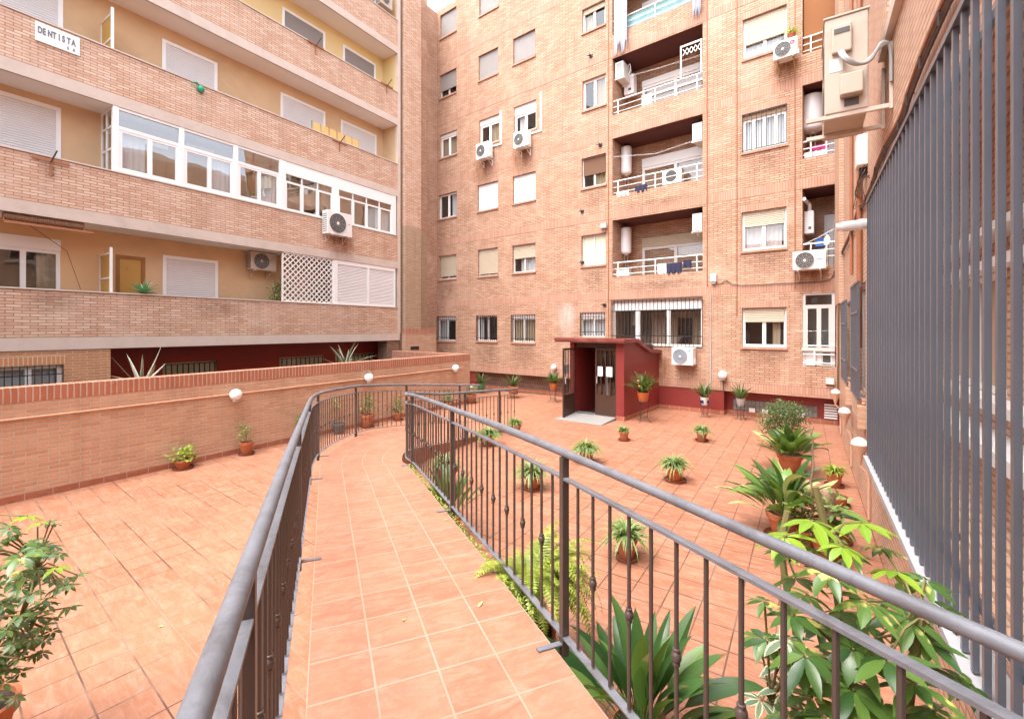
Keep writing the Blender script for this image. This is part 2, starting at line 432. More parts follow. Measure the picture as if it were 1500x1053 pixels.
M['terracotta'] = plain('terracotta_pot', (.42,.135,.055), .75, var=.14, scale=9, bmp=.001, dirt=(.40,.20,.13), dirt_amt=.35)
M['terracotta_dark'] = plain('terracotta_saucer', (.20,.065,.035), .6, var=.2, scale=9)
M['plastic_orange'] = plain('orange_plastic_pot', (.46,.125,.035), .4, var=.06)
M['plastic_green'] = plain('green_plastic_pot', (.06,.22,.10), .4, var=.1)
M['plastic_grey'] = plain('grey_plastic_pot', (.13,.13,.14), .5, var=.1)
M['ceramic'] = plain('white_ceramic_pot', (.70,.68,.67), .25, var=.05)
M['ceramic_grey'] = plain('grey_ceramic_pot', (.40,.38,.38), .3, var=.1)
M['blue_tile'] = plain('dark_blue_glaze', (.03,.035,.10), .2)
M['soil'] = plain('potting_soil', (.045,.03,.02), .95, var=.4, scale=30, bmp=.004)
M['bark'] = plain('palm_bark', (.27,.17,.11), .9, var=.45, scale=14, bmp=.006, bscale=40)
M['stem'] = plain('green_brown_stem', (.17,.14,.05), .7, var=.35, scale=10)
M['paper'] = plain('white_paper', (.80,.78,.80), .7, var=.02)
M['ink'] = plain('grey_ink', (.16,.16,.17), .7, var=.5, scale=30)
M['ink_light'] = plain('faded_ink', (.45,.45,.50), .7)
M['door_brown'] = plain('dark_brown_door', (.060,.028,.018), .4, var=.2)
M['wood'] = plain('varnished_wood', (.30,.13,.035), .4, var=.3, scale=5)
M['ramp_plate'] = plain('grey_ramp_slab', (.235,.225,.21), .7, var=.1, scale=8, bmp=.002)
M['mat'] = plain('grey_door_mat', (.09,.09,.095), .95)
M['red_logo'] = plain('red_mark', (.60,.03,.07), .5)
M['blue_logo'] = plain('blue_mark', (.03,.22,.55), .5)
M['ac_face'] = plain('faded_fan_cover', (.26,.33,.42), .4, var=.1, dirt=(.55,.40,.22), dirt_amt=1.0, scale=7)
M['fabric_white'] = plain('white_laundry', (.75,.75,.78), .9)
M['fabric_navy'] = plain('navy_laundry', (.025,.025,.06), .9)
M['fabric_blue'] = plain('blue_plastic', (.03,.12,.40), .6)
M['fabric_pink'] = plain('pink_laundry', (.60,.05,.25), .9)
M['yellow_panel'] = plain('yellow_reed_screen', (.66,.43,.16), .8, var=.15, scale=10)
M['green_hose'] = plain('green_plastic', (.02,.30,.17), .4)
M['awning'] = slatted('brown_rolled_awning', (.30,.16,.09), .03, .8, 'x')
M['glass_block'] = plain('glass_block', (.13,.15,.14), .15, var=.7, scale=3.2, spec=.9)
M['flower_red'] = plain('red_petals', (.65,.03,.03), .6)
M['flower_orange'] = plain('orange_petals', (.75,.33,.12), .6)
def stainmat(name, c, amt):
    m, nt, b = new_mat(name)
    co = uvco(nt); sp = nd(nt, 'ShaderNodeSeparateXYZ'); nt.links.new(co, sp.inputs[0])
    n = noise(nt, uvco(nt, (5, 1.2, 1)), 1.0, 5, .7, .5)
    side = math_n(nt, 'SINE', math_n(nt, 'MULTIPLY', sp.outputs[0], pi))
    v = math_n(nt, 'MULTIPLY', math_n(nt, 'MULTIPLY', side, sp.outputs[1]), math_n(nt, 'SUBTRACT', 1.0, math_n(nt, 'POWER', sp.outputs[1], 8.0)))
    a = math_n(nt, 'MULTIPLY', math_n(nt, 'MULTIPLY', v, ramp(nt, n, [(.3,(0,0,0)),(.65,(1,1,1))])), amt, True)
    b.inputs['Base Color'].default_value = (*c, 1); b.inputs['Roughness'].default_value = .9
    nt.links.new(a, b.inputs['Alpha']); return m
M['stain_rust'] = stainmat('rusty_drip_stain', (.30,.115,.04), 1.3)
M['stain_grey'] = stainmat('sooty_drip_stain', (.20,.12,.085), .6)
M['stain_lime'] = stainmat('lime_bloom_stain', (.80,.72,.66), 1.1)
M['leaf_spider'] = leafmat('spider_plant_leaf', (.10,.20,.045), (.17,.28,.07), edge=(.50,.52,.28), edge_w=.22)
M['leaf_spider_green'] = leafmat('green_strap_leaf', (.07,.16,.035), (.14,.25,.06), centre=(.42,.48,.22))
M['leaf_clivia'] = leafmat('dark_strap_leaf', (.035,.075,.025), (.085,.14,.04), tip=(.45,.33,.12))
M['leaf_aspi'] = leafmat('broad_green_leaf', (.022,.070,.020), (.070,.155,.042), tip=(.22,.10,.04), rough=.33)
M['leaf_aspi_light'] = leafmat('broad_light_leaf', (.10,.21,.045), (.20,.32,.07), tip=(.55,.42,.18), rough=.35)
M['leaf_aspi_yellow'] = leafmat('faded_broad_leaf', (.46,.44,.16), (.62,.56,.26), rough=.4)
M['leaf_scheff'] = leafmat('umbrella_leaf', (.030,.085,.024), (.125,.225,.045), spot=(.62,.56,.16), rough=.28)
M['leaf_scheff_new'] = leafmat('young_umbrella_leaf', (.20,.36,.03), (.33,.48,.05), rough=.3, trans=.35)
M['leaf_scheff_grey'] = leafmat('pale_variegated_leaf', (.10,.17,.11), (.20,.27,.17), edge=(.66,.66,.42), edge_w=.35, rough=.3)
M['leaf_small'] = leafmat('small_shrub_leaf', (.035,.085,.030), (.13,.20,.07), rough=.38)
M['leaf_fern'] = leafmat('fern_leaflet', (.17,.24,.03), (.44,.48,.08), trans=.3)
M['ledge'] = plain('pale_stone_ledge', (.36,.36,.37), .6, var=.15)
M['leaf_lime'] = leafmat('lime_leaf', (.22,.34,.04), (.42,.50,.08), trans=.35)
M['leaf_geranium'] = leafmat('geranium_leaf', (.12,.22,.05), (.26,.34,.10))
M['leaf_agave'] = leafmat('agave_leaf', (.11,.14,.11), (.22,.24,.19), edge=(.55,.52,.36), edge_w=.2, tip=(.2,.12,.06), trans=.05)
M['leaf_agave_green'] = leafmat('succulent_leaf', (.10,.28,.13), (.20,.40,.22), trans=.1)
M['leaf_yellow'] = leafmat('yellow_leaf', (.70,.50,.06), (.78,.60,.10))
# ------------------------------------------------------------------ wall with openings
def wall_open(u0, u1, z0, z1, y, holes, reveal=.16, mb=None, mi=0, rmi=0):
    """vertical sheet in the u-z plane at depth y, with jambs going in by reveal; holes = (u0,u1,z0,z1[,reveal])"""
    b = mb or MB()
    H = [h for h in holes if h[0] < u1 and h[1] > u0 and h[2] < z1 and h[3] > z0]
    us = sorted({u0, u1, *[min(max(h[i], u0), u1) for h in H for i in (0, 1)]})
    zs = sorted({z0, z1, *[min(max(h[i], z0), z1) for h in H for i in (2, 3)]})
    for i in range(len(us)-1):
        run = None
        for j in range(len(zs)-1):
            um, zm = (us[i]+us[i+1])/2, (zs[j]+zs[j+1])/2
            if any(h[0] < um < h[1] and h[2] < zm < h[3] for h in H): continue
            b.face([(us[i],y,zs[j]),(us[i+1],y,zs[j]),(us[i+1],y,zs[j+1]),(us[i],y,zs[j+1])], mi=mi)
    for h in H:
        a, c, d, e = h[:4]; r = y + (h[4] if len(h) > 4 else reveal)
        b.face([(a,y,d),(a,y,e),(a,r,e),(a,r,d)], mi=rmi); b.face([(c,y,d),(c,r,d),(c,r,e),(c,y,e)], mi=rmi)
        b.face([(a,y,d),(a,r,d),(c,r,d),(c,y,d)], mi=rmi); b.face([(a,y,e),(c,y,e),(c,r,e),(a,r,e)], mi=rmi)
    return b
def wavy(u0, u1, z0, z1, y, amp=.02, wl=.13, n=None):
    b = MB(); n = n or max(8, int((u1-u0)/wl*8)); ph = random.random()*6
    rows = []
    for z, a in ((z0, amp), ((z0+z1)/2, amp*.9), (z1, amp*.5)):
        rows.append([(u0+(u1-u0)*k/n, y+a*sin(2*pi*(u0+(u1-u0)*k/n)/wl+ph)+a*.5*sin(2*pi*(u0+(u1-u0)*k/n)/wl*.37+ph), z) for k in range(n+1)])
    return b.grid(rows)
def window(root, u0, u1, z0, z1, y=.10, frame='white_pvc', n=2, shutter=0.0, smat='shutter_white', box=0.0, bmat=None, curtain=None, cov=(0,1),
           bars=None, sill=True, room='room', pane='glass', fw=.055, label=None, transom=0.0, room_d=.7, sillmat='soldier_back', shut_y=None):
    """one window in a wall: frame with its panes, shutter, sill, bars and what hangs behind it"""
    b = MB(); w = fw
    zt = z1 - box*(z1-z0)
    b.box(u0, u0+w, y, y+.06, z0, zt); b.box(u1-w, u1, y, y+.06, z0, zt)
    b.box(u0+w, u1-w, y, y+.06, z0, z0+w); b.box(u0+w, u1-w, y, y+.06, zt-w, zt)
    for k in range(1, n):
        uc = u0+(u1-u0)*k/n
        b.box(uc-w*.62, uc+w*.62, y-.008, y+.05, z0+w+.001, zt-w-.001)
    if transom:
        zz = z0+(zt-z0)*transom
        b.box(u0+w+.001, u1-w-.001, y-.004, y+.045, zz-w*.55, zz+w*.55)
    f = b.build('window', M[frame], root)
    if label: f['label'] = label
    MB().face([(u0+w*.5,y+.03,z0+w*.5),(u1-w*.5,y+.03,z0+w*.5),(u1-w*.5,y+.03,zt-w*.5),(u0+w*.5,y+.03,zt-w*.5)]).build('pane', M[pane], f)
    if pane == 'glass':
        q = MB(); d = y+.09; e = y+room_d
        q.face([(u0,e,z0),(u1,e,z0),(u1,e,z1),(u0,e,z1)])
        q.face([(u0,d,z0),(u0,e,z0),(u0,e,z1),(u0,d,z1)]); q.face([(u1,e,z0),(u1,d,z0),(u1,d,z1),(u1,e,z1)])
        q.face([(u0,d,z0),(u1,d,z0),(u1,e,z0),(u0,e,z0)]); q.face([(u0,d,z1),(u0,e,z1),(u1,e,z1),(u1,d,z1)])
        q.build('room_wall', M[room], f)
    if box:
        MB().box(u0+.001, u1-.001, y-.03, y+.06, zt+.001, z1-.001).build('blind_box', M[bmat or frame], f)
    if shutter:
        zs = z1-shutter*(z1-z0); sy = y-.035 if shut_y is None else shut_y
        MB().box(u0+w*.85, u1-w*.85, sy, sy+.018, zs, z1-.03).box(u0+w*.85, u1-w*.85, sy-.006, sy+.022, zs-.03, zs).build('shutter', M[smat], f)
    if curtain:
        a, c = cov
        wavy(u0+w+(u1-u0-2*w)*a, u0+w+(u1-u0-2*w)*c, z0+w, zt-w*.5, y+.11).build('curtain', M[curtain], f)
    if sill:
        MB().box(u0-.03, u1+.03, -.045, y, z0-.075, z0-.003).build('sill', M[sillmat], f, bevel=.006)
    if bars:
        g = MB(); nb, hz = bars; yb = -.05
        for k in range(nb+1):
            uu = u0+.01+(u1-u0-.02)*k/nb; g.box(uu-.008, uu+.008, yb, yb+.016, z0+.01, z1+.01)
        for t in hz:
            zz = z0+(z1-z0)*t; g.box(u0-.0, u1+.0, yb-.008, yb-.001, zz-.012, zz+.012)
        for uu in (u0+.02, u1-.02):
            for zz in (z0+.06, z1-.05): g.box(uu-.008, uu+.008, yb+.016, .0, zz-.008, zz+.008)
        g.build('window_bars', M['iron'], f)
    return f

# ------------------------------------------------------------------ ground, terraces and the ramp
struct(MB().face([(-60,-60,-.06),(60,-60,-.06),(60,60,-.06),(-60,60,-.06)]).build('ground', M['concrete']))
# ramp edges: (across, ahead, eye height above the ramp) measured along the photo's railings
LE = [(.36,-1.1,1.56),(-.901,1.996,1.70),(-1.70,3.96,1.83),(-2.56,6.07,1.99),(-2.90,6.95,2.06),(-3.13,7.8,2.12),(-3.24,8.9,2.2),(-3.17,10.0,2.28),(-2.70,10.95,2.38),(-1.93,11.75,2.48),(-.85,12.54,2.585)]
RE = [(1.48,-.64,1.57),(.222,2.45,1.70),(-.58,4.42,1.83),(-1.44,6.53,1.99),(-1.70,7.12,2.06),(-1.84,7.75,2.12),(-1.86,8.3,2.2),(-1.75,8.85,2.28),(-1.46,9.5,2.38),(-.83,10.6,2.48),(.09,11.9,2.585)]
NS = 8
def edge_pts(E): return [cw(a, c, EYE-h) for a, c, h in catmull(E, NS)]
LP, RP = edge_pts(LE), edge_pts(RE)
mid = [(a+b)/2 for a, b in zip(LP, RP)]
F_ANG = R(-5.42)
FAC = Frame((.70-.9955*16.2, 14.78+.0945*16.2), F_ANG)
def planar_uv(pts, ang, o=(0,0)):
    c, s_ = cos(ang), sin(ang)
    return [((p[0]-o[0])*c+(p[1]-o[1])*s_, -(p[0]-o[0])*s_+(p[1]-o[1])*c) for p in pts]
endp = mid[-1]; fe = Vector((endp.x-.15, 15.9, 0))
cl = [Vector((p.x, p.y, 0)) for p in mid]
polyL = [Vector((-9.9,-6,0)), Vector((cl[0].x, -6, 0))] + cl + [fe, FAC.w(-.5, .6, 0), Vector((-9.9, 13.2, 0))]
polyR = list(reversed(cl)) + [Vector((cl[0].x,-6,0)), Vector((1.2,-6,0)), FAC.w(16.7,.6,0), fe]
o1 = ground(162.67, 907.33)
def sheet(far, ang, o, name, m):
    b = MB(); path = [Vector((cl[0].x, -6, 0))] + cl + [fe]
    for a, c in zip(path, path[1:]):
        q = [Vector((far(a), a.y, 0)), a, c, Vector((far(c), c.y, 0))]
        b.face(q, uv=planar_uv(q, ang, o))
    return struct(b.build(name, m))
sheet(lambda p: -9.99 if p.y < 12.7 else -16, F_ANG, o1, 'terrace_floor', M['tile_left'])
o2 = ground(1074.7, 922.7)
sheet(lambda p: 1.3, 0, o2, 'terrace_floor', M['tile_right'])
ms = MB(); rows = []; uvs = []; s_ = 0; NA = 6
# tile joints run along the ramp; v is the distance walked
vlen = [0]
for a, b in zip(mid, mid[1:]): vlen.append(vlen[-1]+(b-a).length)
vo = 0
for p, q, v in zip(LP, RP, vlen):
    rows.append([p.lerp(q, k/NA) for k in range(NA+1)]); uvs.append([(1.22*k/NA, v) for k in range(NA+1)])
# start the joints where the photo shows a crossing
cross = cw(-.36270*1.70, 1.28766*1.70)
kbest = min(range(len(mid)), key=lambda i: (mid[i]-Vector((cross.x, cross.y, mid[i].z))).length)
ax = (mid[kbest+1]-mid[kbest]).normalized(); vo = vlen[kbest]+(Vector((cross.x,cross.y,0))-Vector((mid[kbest].x,mid[kbest].y,0))).dot(ax)
uvs = [[(a, b-vo) for a, b in r] for r in uvs]
ms.grid(rows, uv=uvs, smooth=False)
walk = struct(ms.build('walkway', M['tile_ramp']))
side = MB()
for P, sg in ((LP, 1), (RP, -1)):
    r0 = [Vector((p.x, p.y, p.z-.004)) for p in P]; r1 = [Vector((p.x, p.y, -.01)) for p in P]
    side.grid([r0, r1] if sg > 0 else [r1, r0])
side.face([LP[-1], RP[-1], Vector((RP[-1].x,RP[-1].y,-.01)), Vector((LP[-1].x,LP[-1].y,-.01))])
sd = side.build('walkway_side', M['skirting'], walk)

# ------------------------------------------------------------------ railings
def along(P, d0, step):
    out = []; acc = 0; nxt = d0
    for a, b in zip(P, P[1:]):
        L = (b-a).length
        while nxt <= acc+L:
            t = (nxt-acc)/L; out.append((a.lerp(b, t), math.atan2(b.y-a.y, b.x-a.x), (b-a).normalized())); nxt += step
        acc += L
    return out, acc
def offset(P, d):
    out = []
    for i, p in enumerate(P):
        t = P[min(i+1, len(P)-1)]-P[max(i-1, 0)]; t.z = 0; t.normalize()
        out.append(Vector((p.x+t.y*d, p.y-t.x*d, p.z)))
    return out
def bar_mesh(collar):
    b = MB(); b.tube([(0,0,.0),(0,0,.83)], .0085, 8)
    if collar:
        z = .40
        b.lathe([(.0086,z-.032),(.014,z-.030),(.014,z-.021),(.011,z-.019),(.0175,z-.012),(.0195,z),(.0175,z+.012),(.011,z+.019),(.014,z+.021),(.014,z+.030),(.0086,z+.032)], 10, caps=False)
    return b
def railing(P, side_, label, posts, first, n_max, step=.142, end_i=None):
    P = offset(P, (.065 if side_ > 0 else .11)*side_)
    t = thing('metal_railing', label, 'railing', (P[0].x, P[0].y, P[0].z), 0, 'railings along the tiled ramp')
    P = [p-P[0] for p in P]
    up = lambda h: [p+Vector((0,0,h)) for p in P]
    MB().tube(up(1.03), [.026]*len(P) if side_ < 0 else [min(.026, .0185+.0075*max(0, (q-P[6]).length-.2 if k > 6 else 0)/1.2) for k, q in enumerate(P)], 14).build('handrail', M['rail_top'], t)
    def flat(h, wid, th):
        b = MB(); rows = []
        for i, p in enumerate(P):
            d = P[min(i+1,len(P)-1)]-P[max(i-1,0)]; d.z = 0; d.normalize(); nn = Vector((d.y,-d.x,0))*wid/2
            q = p+Vector((0,0,h)); rows.append([q-nn-Vector((0,0,th/2)), q+nn-Vector((0,0,th/2)), q+nn+Vector((0,0,th/2)), q-nn+Vector((0,0,th/2))])
        b.grid(rows, closed=True, smooth=False); b.face(rows[0]); b.face(list(reversed(rows[-1]))); return b
    flat(.895, .034, .012).build('lower_rail', M['rail_top'], t)
    flat(.045, .040, .008).build('bottom_rail', M['rail_top'], t)
    spots, total = along(P, first, step)
    pp = [along(P, d, 1e9)[0][0] for d in posts if d < total]
    pm = None
    for k, (p, a, d) in enumerate(spots[:n_max]):
        if any((p-q[0]).length < .05 for q in pp): continue
        key = k % 2
        if not hasattr(railing, 'mesh'): railing.mesh = {}
        if key not in railing.mesh:
            o = bar_mesh(key).build('baluster', M['rail_paint'], t); railing.mesh[key] = o.data
        else:
            o = bpy.data.objects.new('baluster', railing.mesh[key]); COL.objects.link(o); o.parent = t
        o.location = p+Vector((0,0,.06))
    for p, a, d in pp:
        nrm = Vector((d.y, -d.x, 0)).normalized()*side_
        T = Matrix.Rotation(a, 4, 'Z')
        o = MB().box(-.02,.02,-.02,.02,-.06,1.006).build('post', M['rail_paint'], t, bevel=.003); o.location = p; o.rotation_euler.z = a
        k = MB().box(-.016,.016,-.16,.0,-.012,-.003) if side_ < 0 else MB().box(-.016,.016,0,.16,-.012,-.003)
        k.build('foot_bracket', M['rail_top'], o).location = (0, 0, .013)
    return t
railing(LP, -1, 'curved dark metal railing on the ramp side facing the low brick garden wall', [2.55, 5.05, 7.75, 9.35, 11.6, 13.3, 14.88], .07, 104)
railing(RP, 1, 'curved dark metal railing on the ramp side facing the grille and the red porch', [1.0, 3.34, 5.71, 8.0, 9.55, 11.6, 12.93], .07, 104)

# ------------------------------------------------------------------ low garden wall and its return
GW = Frame((-9.97, 0), R(90))
t = thing('garden_wall', 'low brick garden wall with red soldier coping and a conduit along it', 'wall', (-9.97, 0, 0), R(90))
MB().box(-6, 12.80, 0, .24, -.05, 1.485).build('wall_face', M['brick_garden'], t)
MB().box(-6, 12.804, -.006, .246, 1.485, 1.72).build('coping', M['coping'], t, bevel=.008)
MB().box(-6, 12.79, -.014, -.0015, 0, .105).build('skirting', M['skirting'], t)
MB().tube([(-6, -.022, 1.245), (3.1, -.022, 1.25), (7, -.022, 1.255), (12.3, -.022, 1.265)], .016, 8).build('conduit', M['pipe_clay'], t)
RW = Frame((-9.97-.24*0, 12.80), pi+F_ANG)
r = thing('garden_wall', 'short brick wall closing the planted strip towards the corner pier', 'wall', (-9.97-.25, 12.806, 0), F_ANG)
MB().box(-3.9, 0, -.24, 0, -.05, 1.485).build('wall_face', M['brick_garden'], r)
MB().box(-3.9, -.001, -.246, .006, 1.485, 1.715).build('coping', M['coping'], r, bevel=.008)
struct(MB().face([(-13.97,-6,1.40),(-10.22,-6,1.40),(-10.22,12.55,1.40),(-13.97,12.9,1.40)]).build('planting_bed', M['soil']))
# ------------------------------------------------------------------ apartment block with the long balconies
LB = Frame((-13.99, 0), R(90))
lb = thing('apartment_building', 'brick apartment block with long continuous balconies over a dark red ground floor', 'building', (-13.99, 0, 0), R(90))
ZB = [2.13, 5.05, 7.97, 10.89, 13.81]
U0, U1, BD = -7.0, 13.20, .86       # extent and depth of the balconies
for k, zb in enumerate(ZB):
    MB().box(U0, U1+.12, 0, BD+.3, zb, zb+.27).build('balcony_slab', M['concrete'], lb)
    MB().face([(U0,.06,zb-.004),(U0,BD,zb-.004),(U1,BD,zb-.004),(U1,.06,zb-.004)]).build('soffit', M['soffit'], lb)
    MB().box(U0, U1, .003, .12, zb+.27, zb+1.31).build('parapet', M['brick_left'], lb)
    MB().box(U0, U1, -.022, .145, zb+1.312, zb+1.345).build('parapet_cap', M['concrete'], lb)
MB().box(U1, U1+.15, -.004, .12, 2.13+.27, 17.0).build('end_strip', M['concrete'], lb)
MB().box(U0, U1+.5, .0, 3, 16.7, 17.0).build('roof', M['concrete'], lb)
u152 = LB.hit(152, 360, BD)[0]
def lrect(x0, x1, yt, zb, y=BD):
    u0, u1, _, z1 = LB.rect(x0, x1, yt, yt, y); return u0, u1, zb+.32, z1
wins = [[], [], [], [], []]
def lw(k, x0, x1, yt, **kw):
    wins[k].append((lrect(x0, x1, yt, ZB[k]), kw))
lw(0, -95, 89, 341, kw=0); lw(0, 238, 319, 378)
lw(1, -110, 89, 130)
lw(2, -100, 92, -80); lw(2, 237, 318, 75); lw(2, 410.7, 476, 150); lw(2, 499, 551, 187)
lw(3, 250, 330, -66); lw(3, 413, 476, 29); lw(3, 502, 550, 80)
lw(4, 413, 476, -95); lw(4, 502, 550, -28)
wl = ['ochre', 'ochre', 'ochre', 'yellow', 'ochre']
du0, du1, _, dz1 = LB.rect(169, 213, 375, 375, BD)
for k in range(5):
    z0, z1 = ZB[k]+.27, (ZB[k+1] if k < 4 else 16.7)
    H = [w[0] for w in wins[k]] + ([(du0, du1, ZB[0]+.3, dz1)] if k == 0 else [])
    if k == 0:
        wall_open(U0, u152, z0, z1, BD, H, .1).build('balcony_wall', M['ochre_orange'], lb)
        wall_open(u152, U1, z0, z1, BD, H, .1).build('balcony_wall', M['ochre'], lb)
    else:
        wall_open(U0, U1, z0, z1, BD, H, .1).build('balcony_wall', M[wl[k]], lb)
    MB().box(U1-.004, U1+.118, .12, BD, z0, z1-.004).build('end_wall', M[wl[k]], lb)
    for (u0, u1, a, b_), kw in wins[k]:
        if kw:
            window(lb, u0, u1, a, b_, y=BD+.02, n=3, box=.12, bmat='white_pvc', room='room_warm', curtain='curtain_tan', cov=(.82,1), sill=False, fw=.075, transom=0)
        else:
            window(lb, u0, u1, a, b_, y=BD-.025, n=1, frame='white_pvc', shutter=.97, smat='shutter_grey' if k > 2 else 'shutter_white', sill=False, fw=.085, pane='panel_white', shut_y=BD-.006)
# varnished balcony door
d = MB().box(du0, du0+.09, BD+.0, BD+.06, ZB[0]+.3, dz1).box(du1-.09, du1, BD, BD+.06, ZB[0]+.3, dz1).box(du0+.09, du1-.09, BD, BD+.06, dz1-.09, dz1).build('balcony_door', M['wood'], lb)
MB().box(du0+.09, du1-.09, BD+.02, BD+.04, ZB[0]+.3, dz1-.09).build('door_panel', M['amber'], d)
# partitions between flats
for k, px, yt in ((0, 164, 362), (2, 166, 10)):
    u, z1 = LB.hit(px, yt, .06)
    p = MB().box(u-.025, u+.025, .10, .15, ZB[k]+1.0, z1).box(u-.02, u+.02, BD-.05, BD-.004, ZB[k]+1.0, z1-.12)
    p.box(u-.02, u+.02, .15, BD-.05, z1-.16, z1-.12).box(u-.02, u+.02, .15, BD-.05, z1-.75, z1-.71)
    q = p.build('partition', M['white_metal'], lb)
    MB().box(u-.006, u+.006, .15, BD-.05, ZB[k]+1.0, z1-.16).build('partition_panel', M['amber'], q)
# glazed gallery on the second balcony
za, zc = ZB[1]+1.347, ZB[2]-.006
ug = lambda px: LB.hit(px, 260, .03)[0]
posts = [(165,173.5),(262,269.5),(341.5,348.5),(409,418),(487,496),(573.5,579.5)]
g = MB()
for a, c in posts: g.box(ug(a), ug(c), .01, .09, za, zc)
ga, gb = ug(165), ug(579.5)
g.box(ga+.001, gb-.001, .02, .085, za, za+.07); g.box(ga+.001, gb-.001, .02, .085, zc-.06, zc)
zt = zc-.48
for i in range(5):
    a, c = ug(posts[i][1]), ug(posts[i+1][0])
    if i < 3:
        g.box(a, c, .022, .08, zt-.05, zt+.03)
        m_ = (a+c)/2; g.box(m_-.05, m_+.05, .03, .075, za+.07, zt-.05)
        g.box(a, a+.075, .03, .07, za+.07, zt-.05); g.box(c-.075, c, .03, .07, za+.07, zt-.05)
        g.box(a+.075, m_-.05, .034, .07, za+.07, za+.12); g.box(m_+.05, c-.075, .034, .07, za+.07, za+.12)
        g.box(a+.075, m_-.05, .034, .07, zt-.11, zt-.05); g.box(m_+.05, c-.075, .034, .07, zt-.11, zt-.05)
    else:
        g.box(a, c, .015, .082, zc-.40, zc-.06)
        zz = zc-.62; g.box(a, c, .03, .075, zz-.06, zz)
        nn = 3 if i == 3 else 4
        for q_ in range(nn+1):
            m_ = a+(c-a)*q_/nn; g.box(max(a, m_-.055), min(c, m_+.055), .028, .078, za+.07, zz-.06); g.box(max(a, m_-.02), min(c, m_+.02), .031, .07, zz, zc-.40)
# glazed side return
for yy in (.12, .48, BD-.05): g.box(ga+.01, ga+.05, yy, yy+.045, za, zc)
for zz in (za, za+.55, zt, zc-.05): g.box(ga+.012, ga+.048, .09, BD, zz, zz+.045)
gal = g.build('glazed_gallery', M['white_pvc'], lb)
MB().face([(ga+.03,.053,za+.03),(gb-.03,.053,za+.03),(gb-.03,.053,zc-.03),(ga+.03,.053,zc-.03)]).face([(ga+.03,.09,za+.03),(ga+.03,BD,za+.03),(ga+.03,BD,zc-.03),(ga+.03,.09,zc-.03)]).build('gallery_glass', M['glass_big'], gal)
for i, (a, c) in enumerate(((173,215),(306,341),(378,409))):
    wavy(ug(a), ug(c), za+.06, zt-.06, .16, .012).build('curtain', M['curtain'], gal)
MB().box(ga+.1, ug(262), .70, .78, zt-.0, zc-.25).box(ug(290), ug(330), .70, .80, zt+.1, zc-.12).build('blind_box', M['white_pvc'], gal)
wavy(ug(418), ug(487), za+.35, zc-.45, .16, .006).build('blind', M['curtain_tan'], gal)
wavy(ug(553), ug(573), za+.08, zc-.7, .16, .012).build('curtain', M['curtain'], gal)
# lattice screen and shuttered bay on the first balcony
za, zc = ZB[0]+1.347, ZB[1]-.006
a, c = LB.hit(414, 400, .04)[0], LB.hit(487, 400, .04)[0]
l = MB(); st = .19
import itertools
for sg in (1, -1):
    n = int(((c-a)+(zc-za))/st)+1
    for k in range(n):
        s0 = k*st
        if sg > 0:
            p = (a+max(0, s0-(zc-za)), zc-min(s0, zc-za)); q = (a+min(s0, c-a), zc-max(0, s0-(c-a)))
        else:
            p = (a+max(0, s0-(zc-za)), za+min(s0, zc-za)); q = (a+min(s0, c-a), za+max(0, s0-(c-a)))
        if abs(p[0]-q[0]) < .03: continue
        dx, dz = q[0]-p[0], q[1]-p[1]; L = math.hypot(dx, dz); nx, nz = -dz/L*.019, dx/L*.019
        yy = .035 if sg > 0 else .046
        l.face([(p[0]-nx,yy,p[1]-nz),(q[0]-nx,yy,q[1]-nz),(q[0]+nx,yy,q[1]+nz),(p[0]+nx,yy,p[1]+nz)])
        l.face([(p[0]+nx,yy+.010,p[1]+nz),(q[0]+nx,yy+.010,q[1]+nz),(q[0]-nx,yy+.010,q[1]-nz),(p[0]-nx,yy+.010,p[1]-nz)])
l.box(a-.02, a+.02, .03, .07, za, zc).box(c-.02, c+.04, .03, .07, za, zc).box(a, c, .03, .07, zc-.035, zc).box(a, c, .03, .07, za, za+.03)
l.build('lattice_screen', M['white_metal'], lb)
a2, c2 = c+.04, LB.hit(579, 420, .03)[0]
s = MB().box(a2, a2+.16, .02, .08, za, zc).box(c2-.07, c2, .02, .08, za, zc).box(a2+.16, c2-.07, .02, .08, zc-.14, zc).box(a2+.16, c2-.07, .02, .08, za, za+.05)
um = LB.hit(539.5, 420, .03)[0]; s.box(um-.045, um+.045, .018, .08, za+.05, zc-.14)
sb = s.build('shuttered_bay', M['white_pvc'], lb)
MB().box(a2+.16, um-.045, .04, .06, za+.05, zc-.14).box(um+.045, c2-.07, .04, .06, za+.05, zc-.14).build('shutter', M['shutter_white'], sb)
# ground floor
uo = LB.hit(162, 520, .02)[0]
w0, w1, _, wz1 = LB.rect(-70, 92, 537.5, 537.5, .02)
wall_open(U0, uo, -.05, ZB[0], .02, [(w0, w1, 1.0, wz1)], .12).face([(uo,.02,-.05),(uo,1.2,-.05),(uo,1.2,ZB[0]),(uo,.02,ZB[0])]).build('ground_floor_wall', M['brick_orange'], lb)
us = LB.hit(98, 520, .02)[0]
MB().box(U0, us, .016, .03, wz1+.002, wz1+.20).build('lintel', M['soldier_orange'], lb)
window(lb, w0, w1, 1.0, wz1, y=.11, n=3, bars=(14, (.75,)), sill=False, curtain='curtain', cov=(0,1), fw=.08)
rwins = [LB.rect(238, 318, 530, 530, 1.2), LB.rect(409, 475, 522, 522, 1.2), LB.rect(491, 549, 518, 518, 1.2)]
rh = [(a, c, 1.0, z) for a, c, _, z in rwins]
wall_open(uo, U1+.1, -.05, ZB[0], 1.2, rh, .1).build('ground_floor_wall', M['red_paint'], lb)
for a, c, z0, z1 in rh: window(lb, a, c, z0, z1, y=1.24, frame='bracket', n=1, sill=False, pane='frosted', fw=.05)
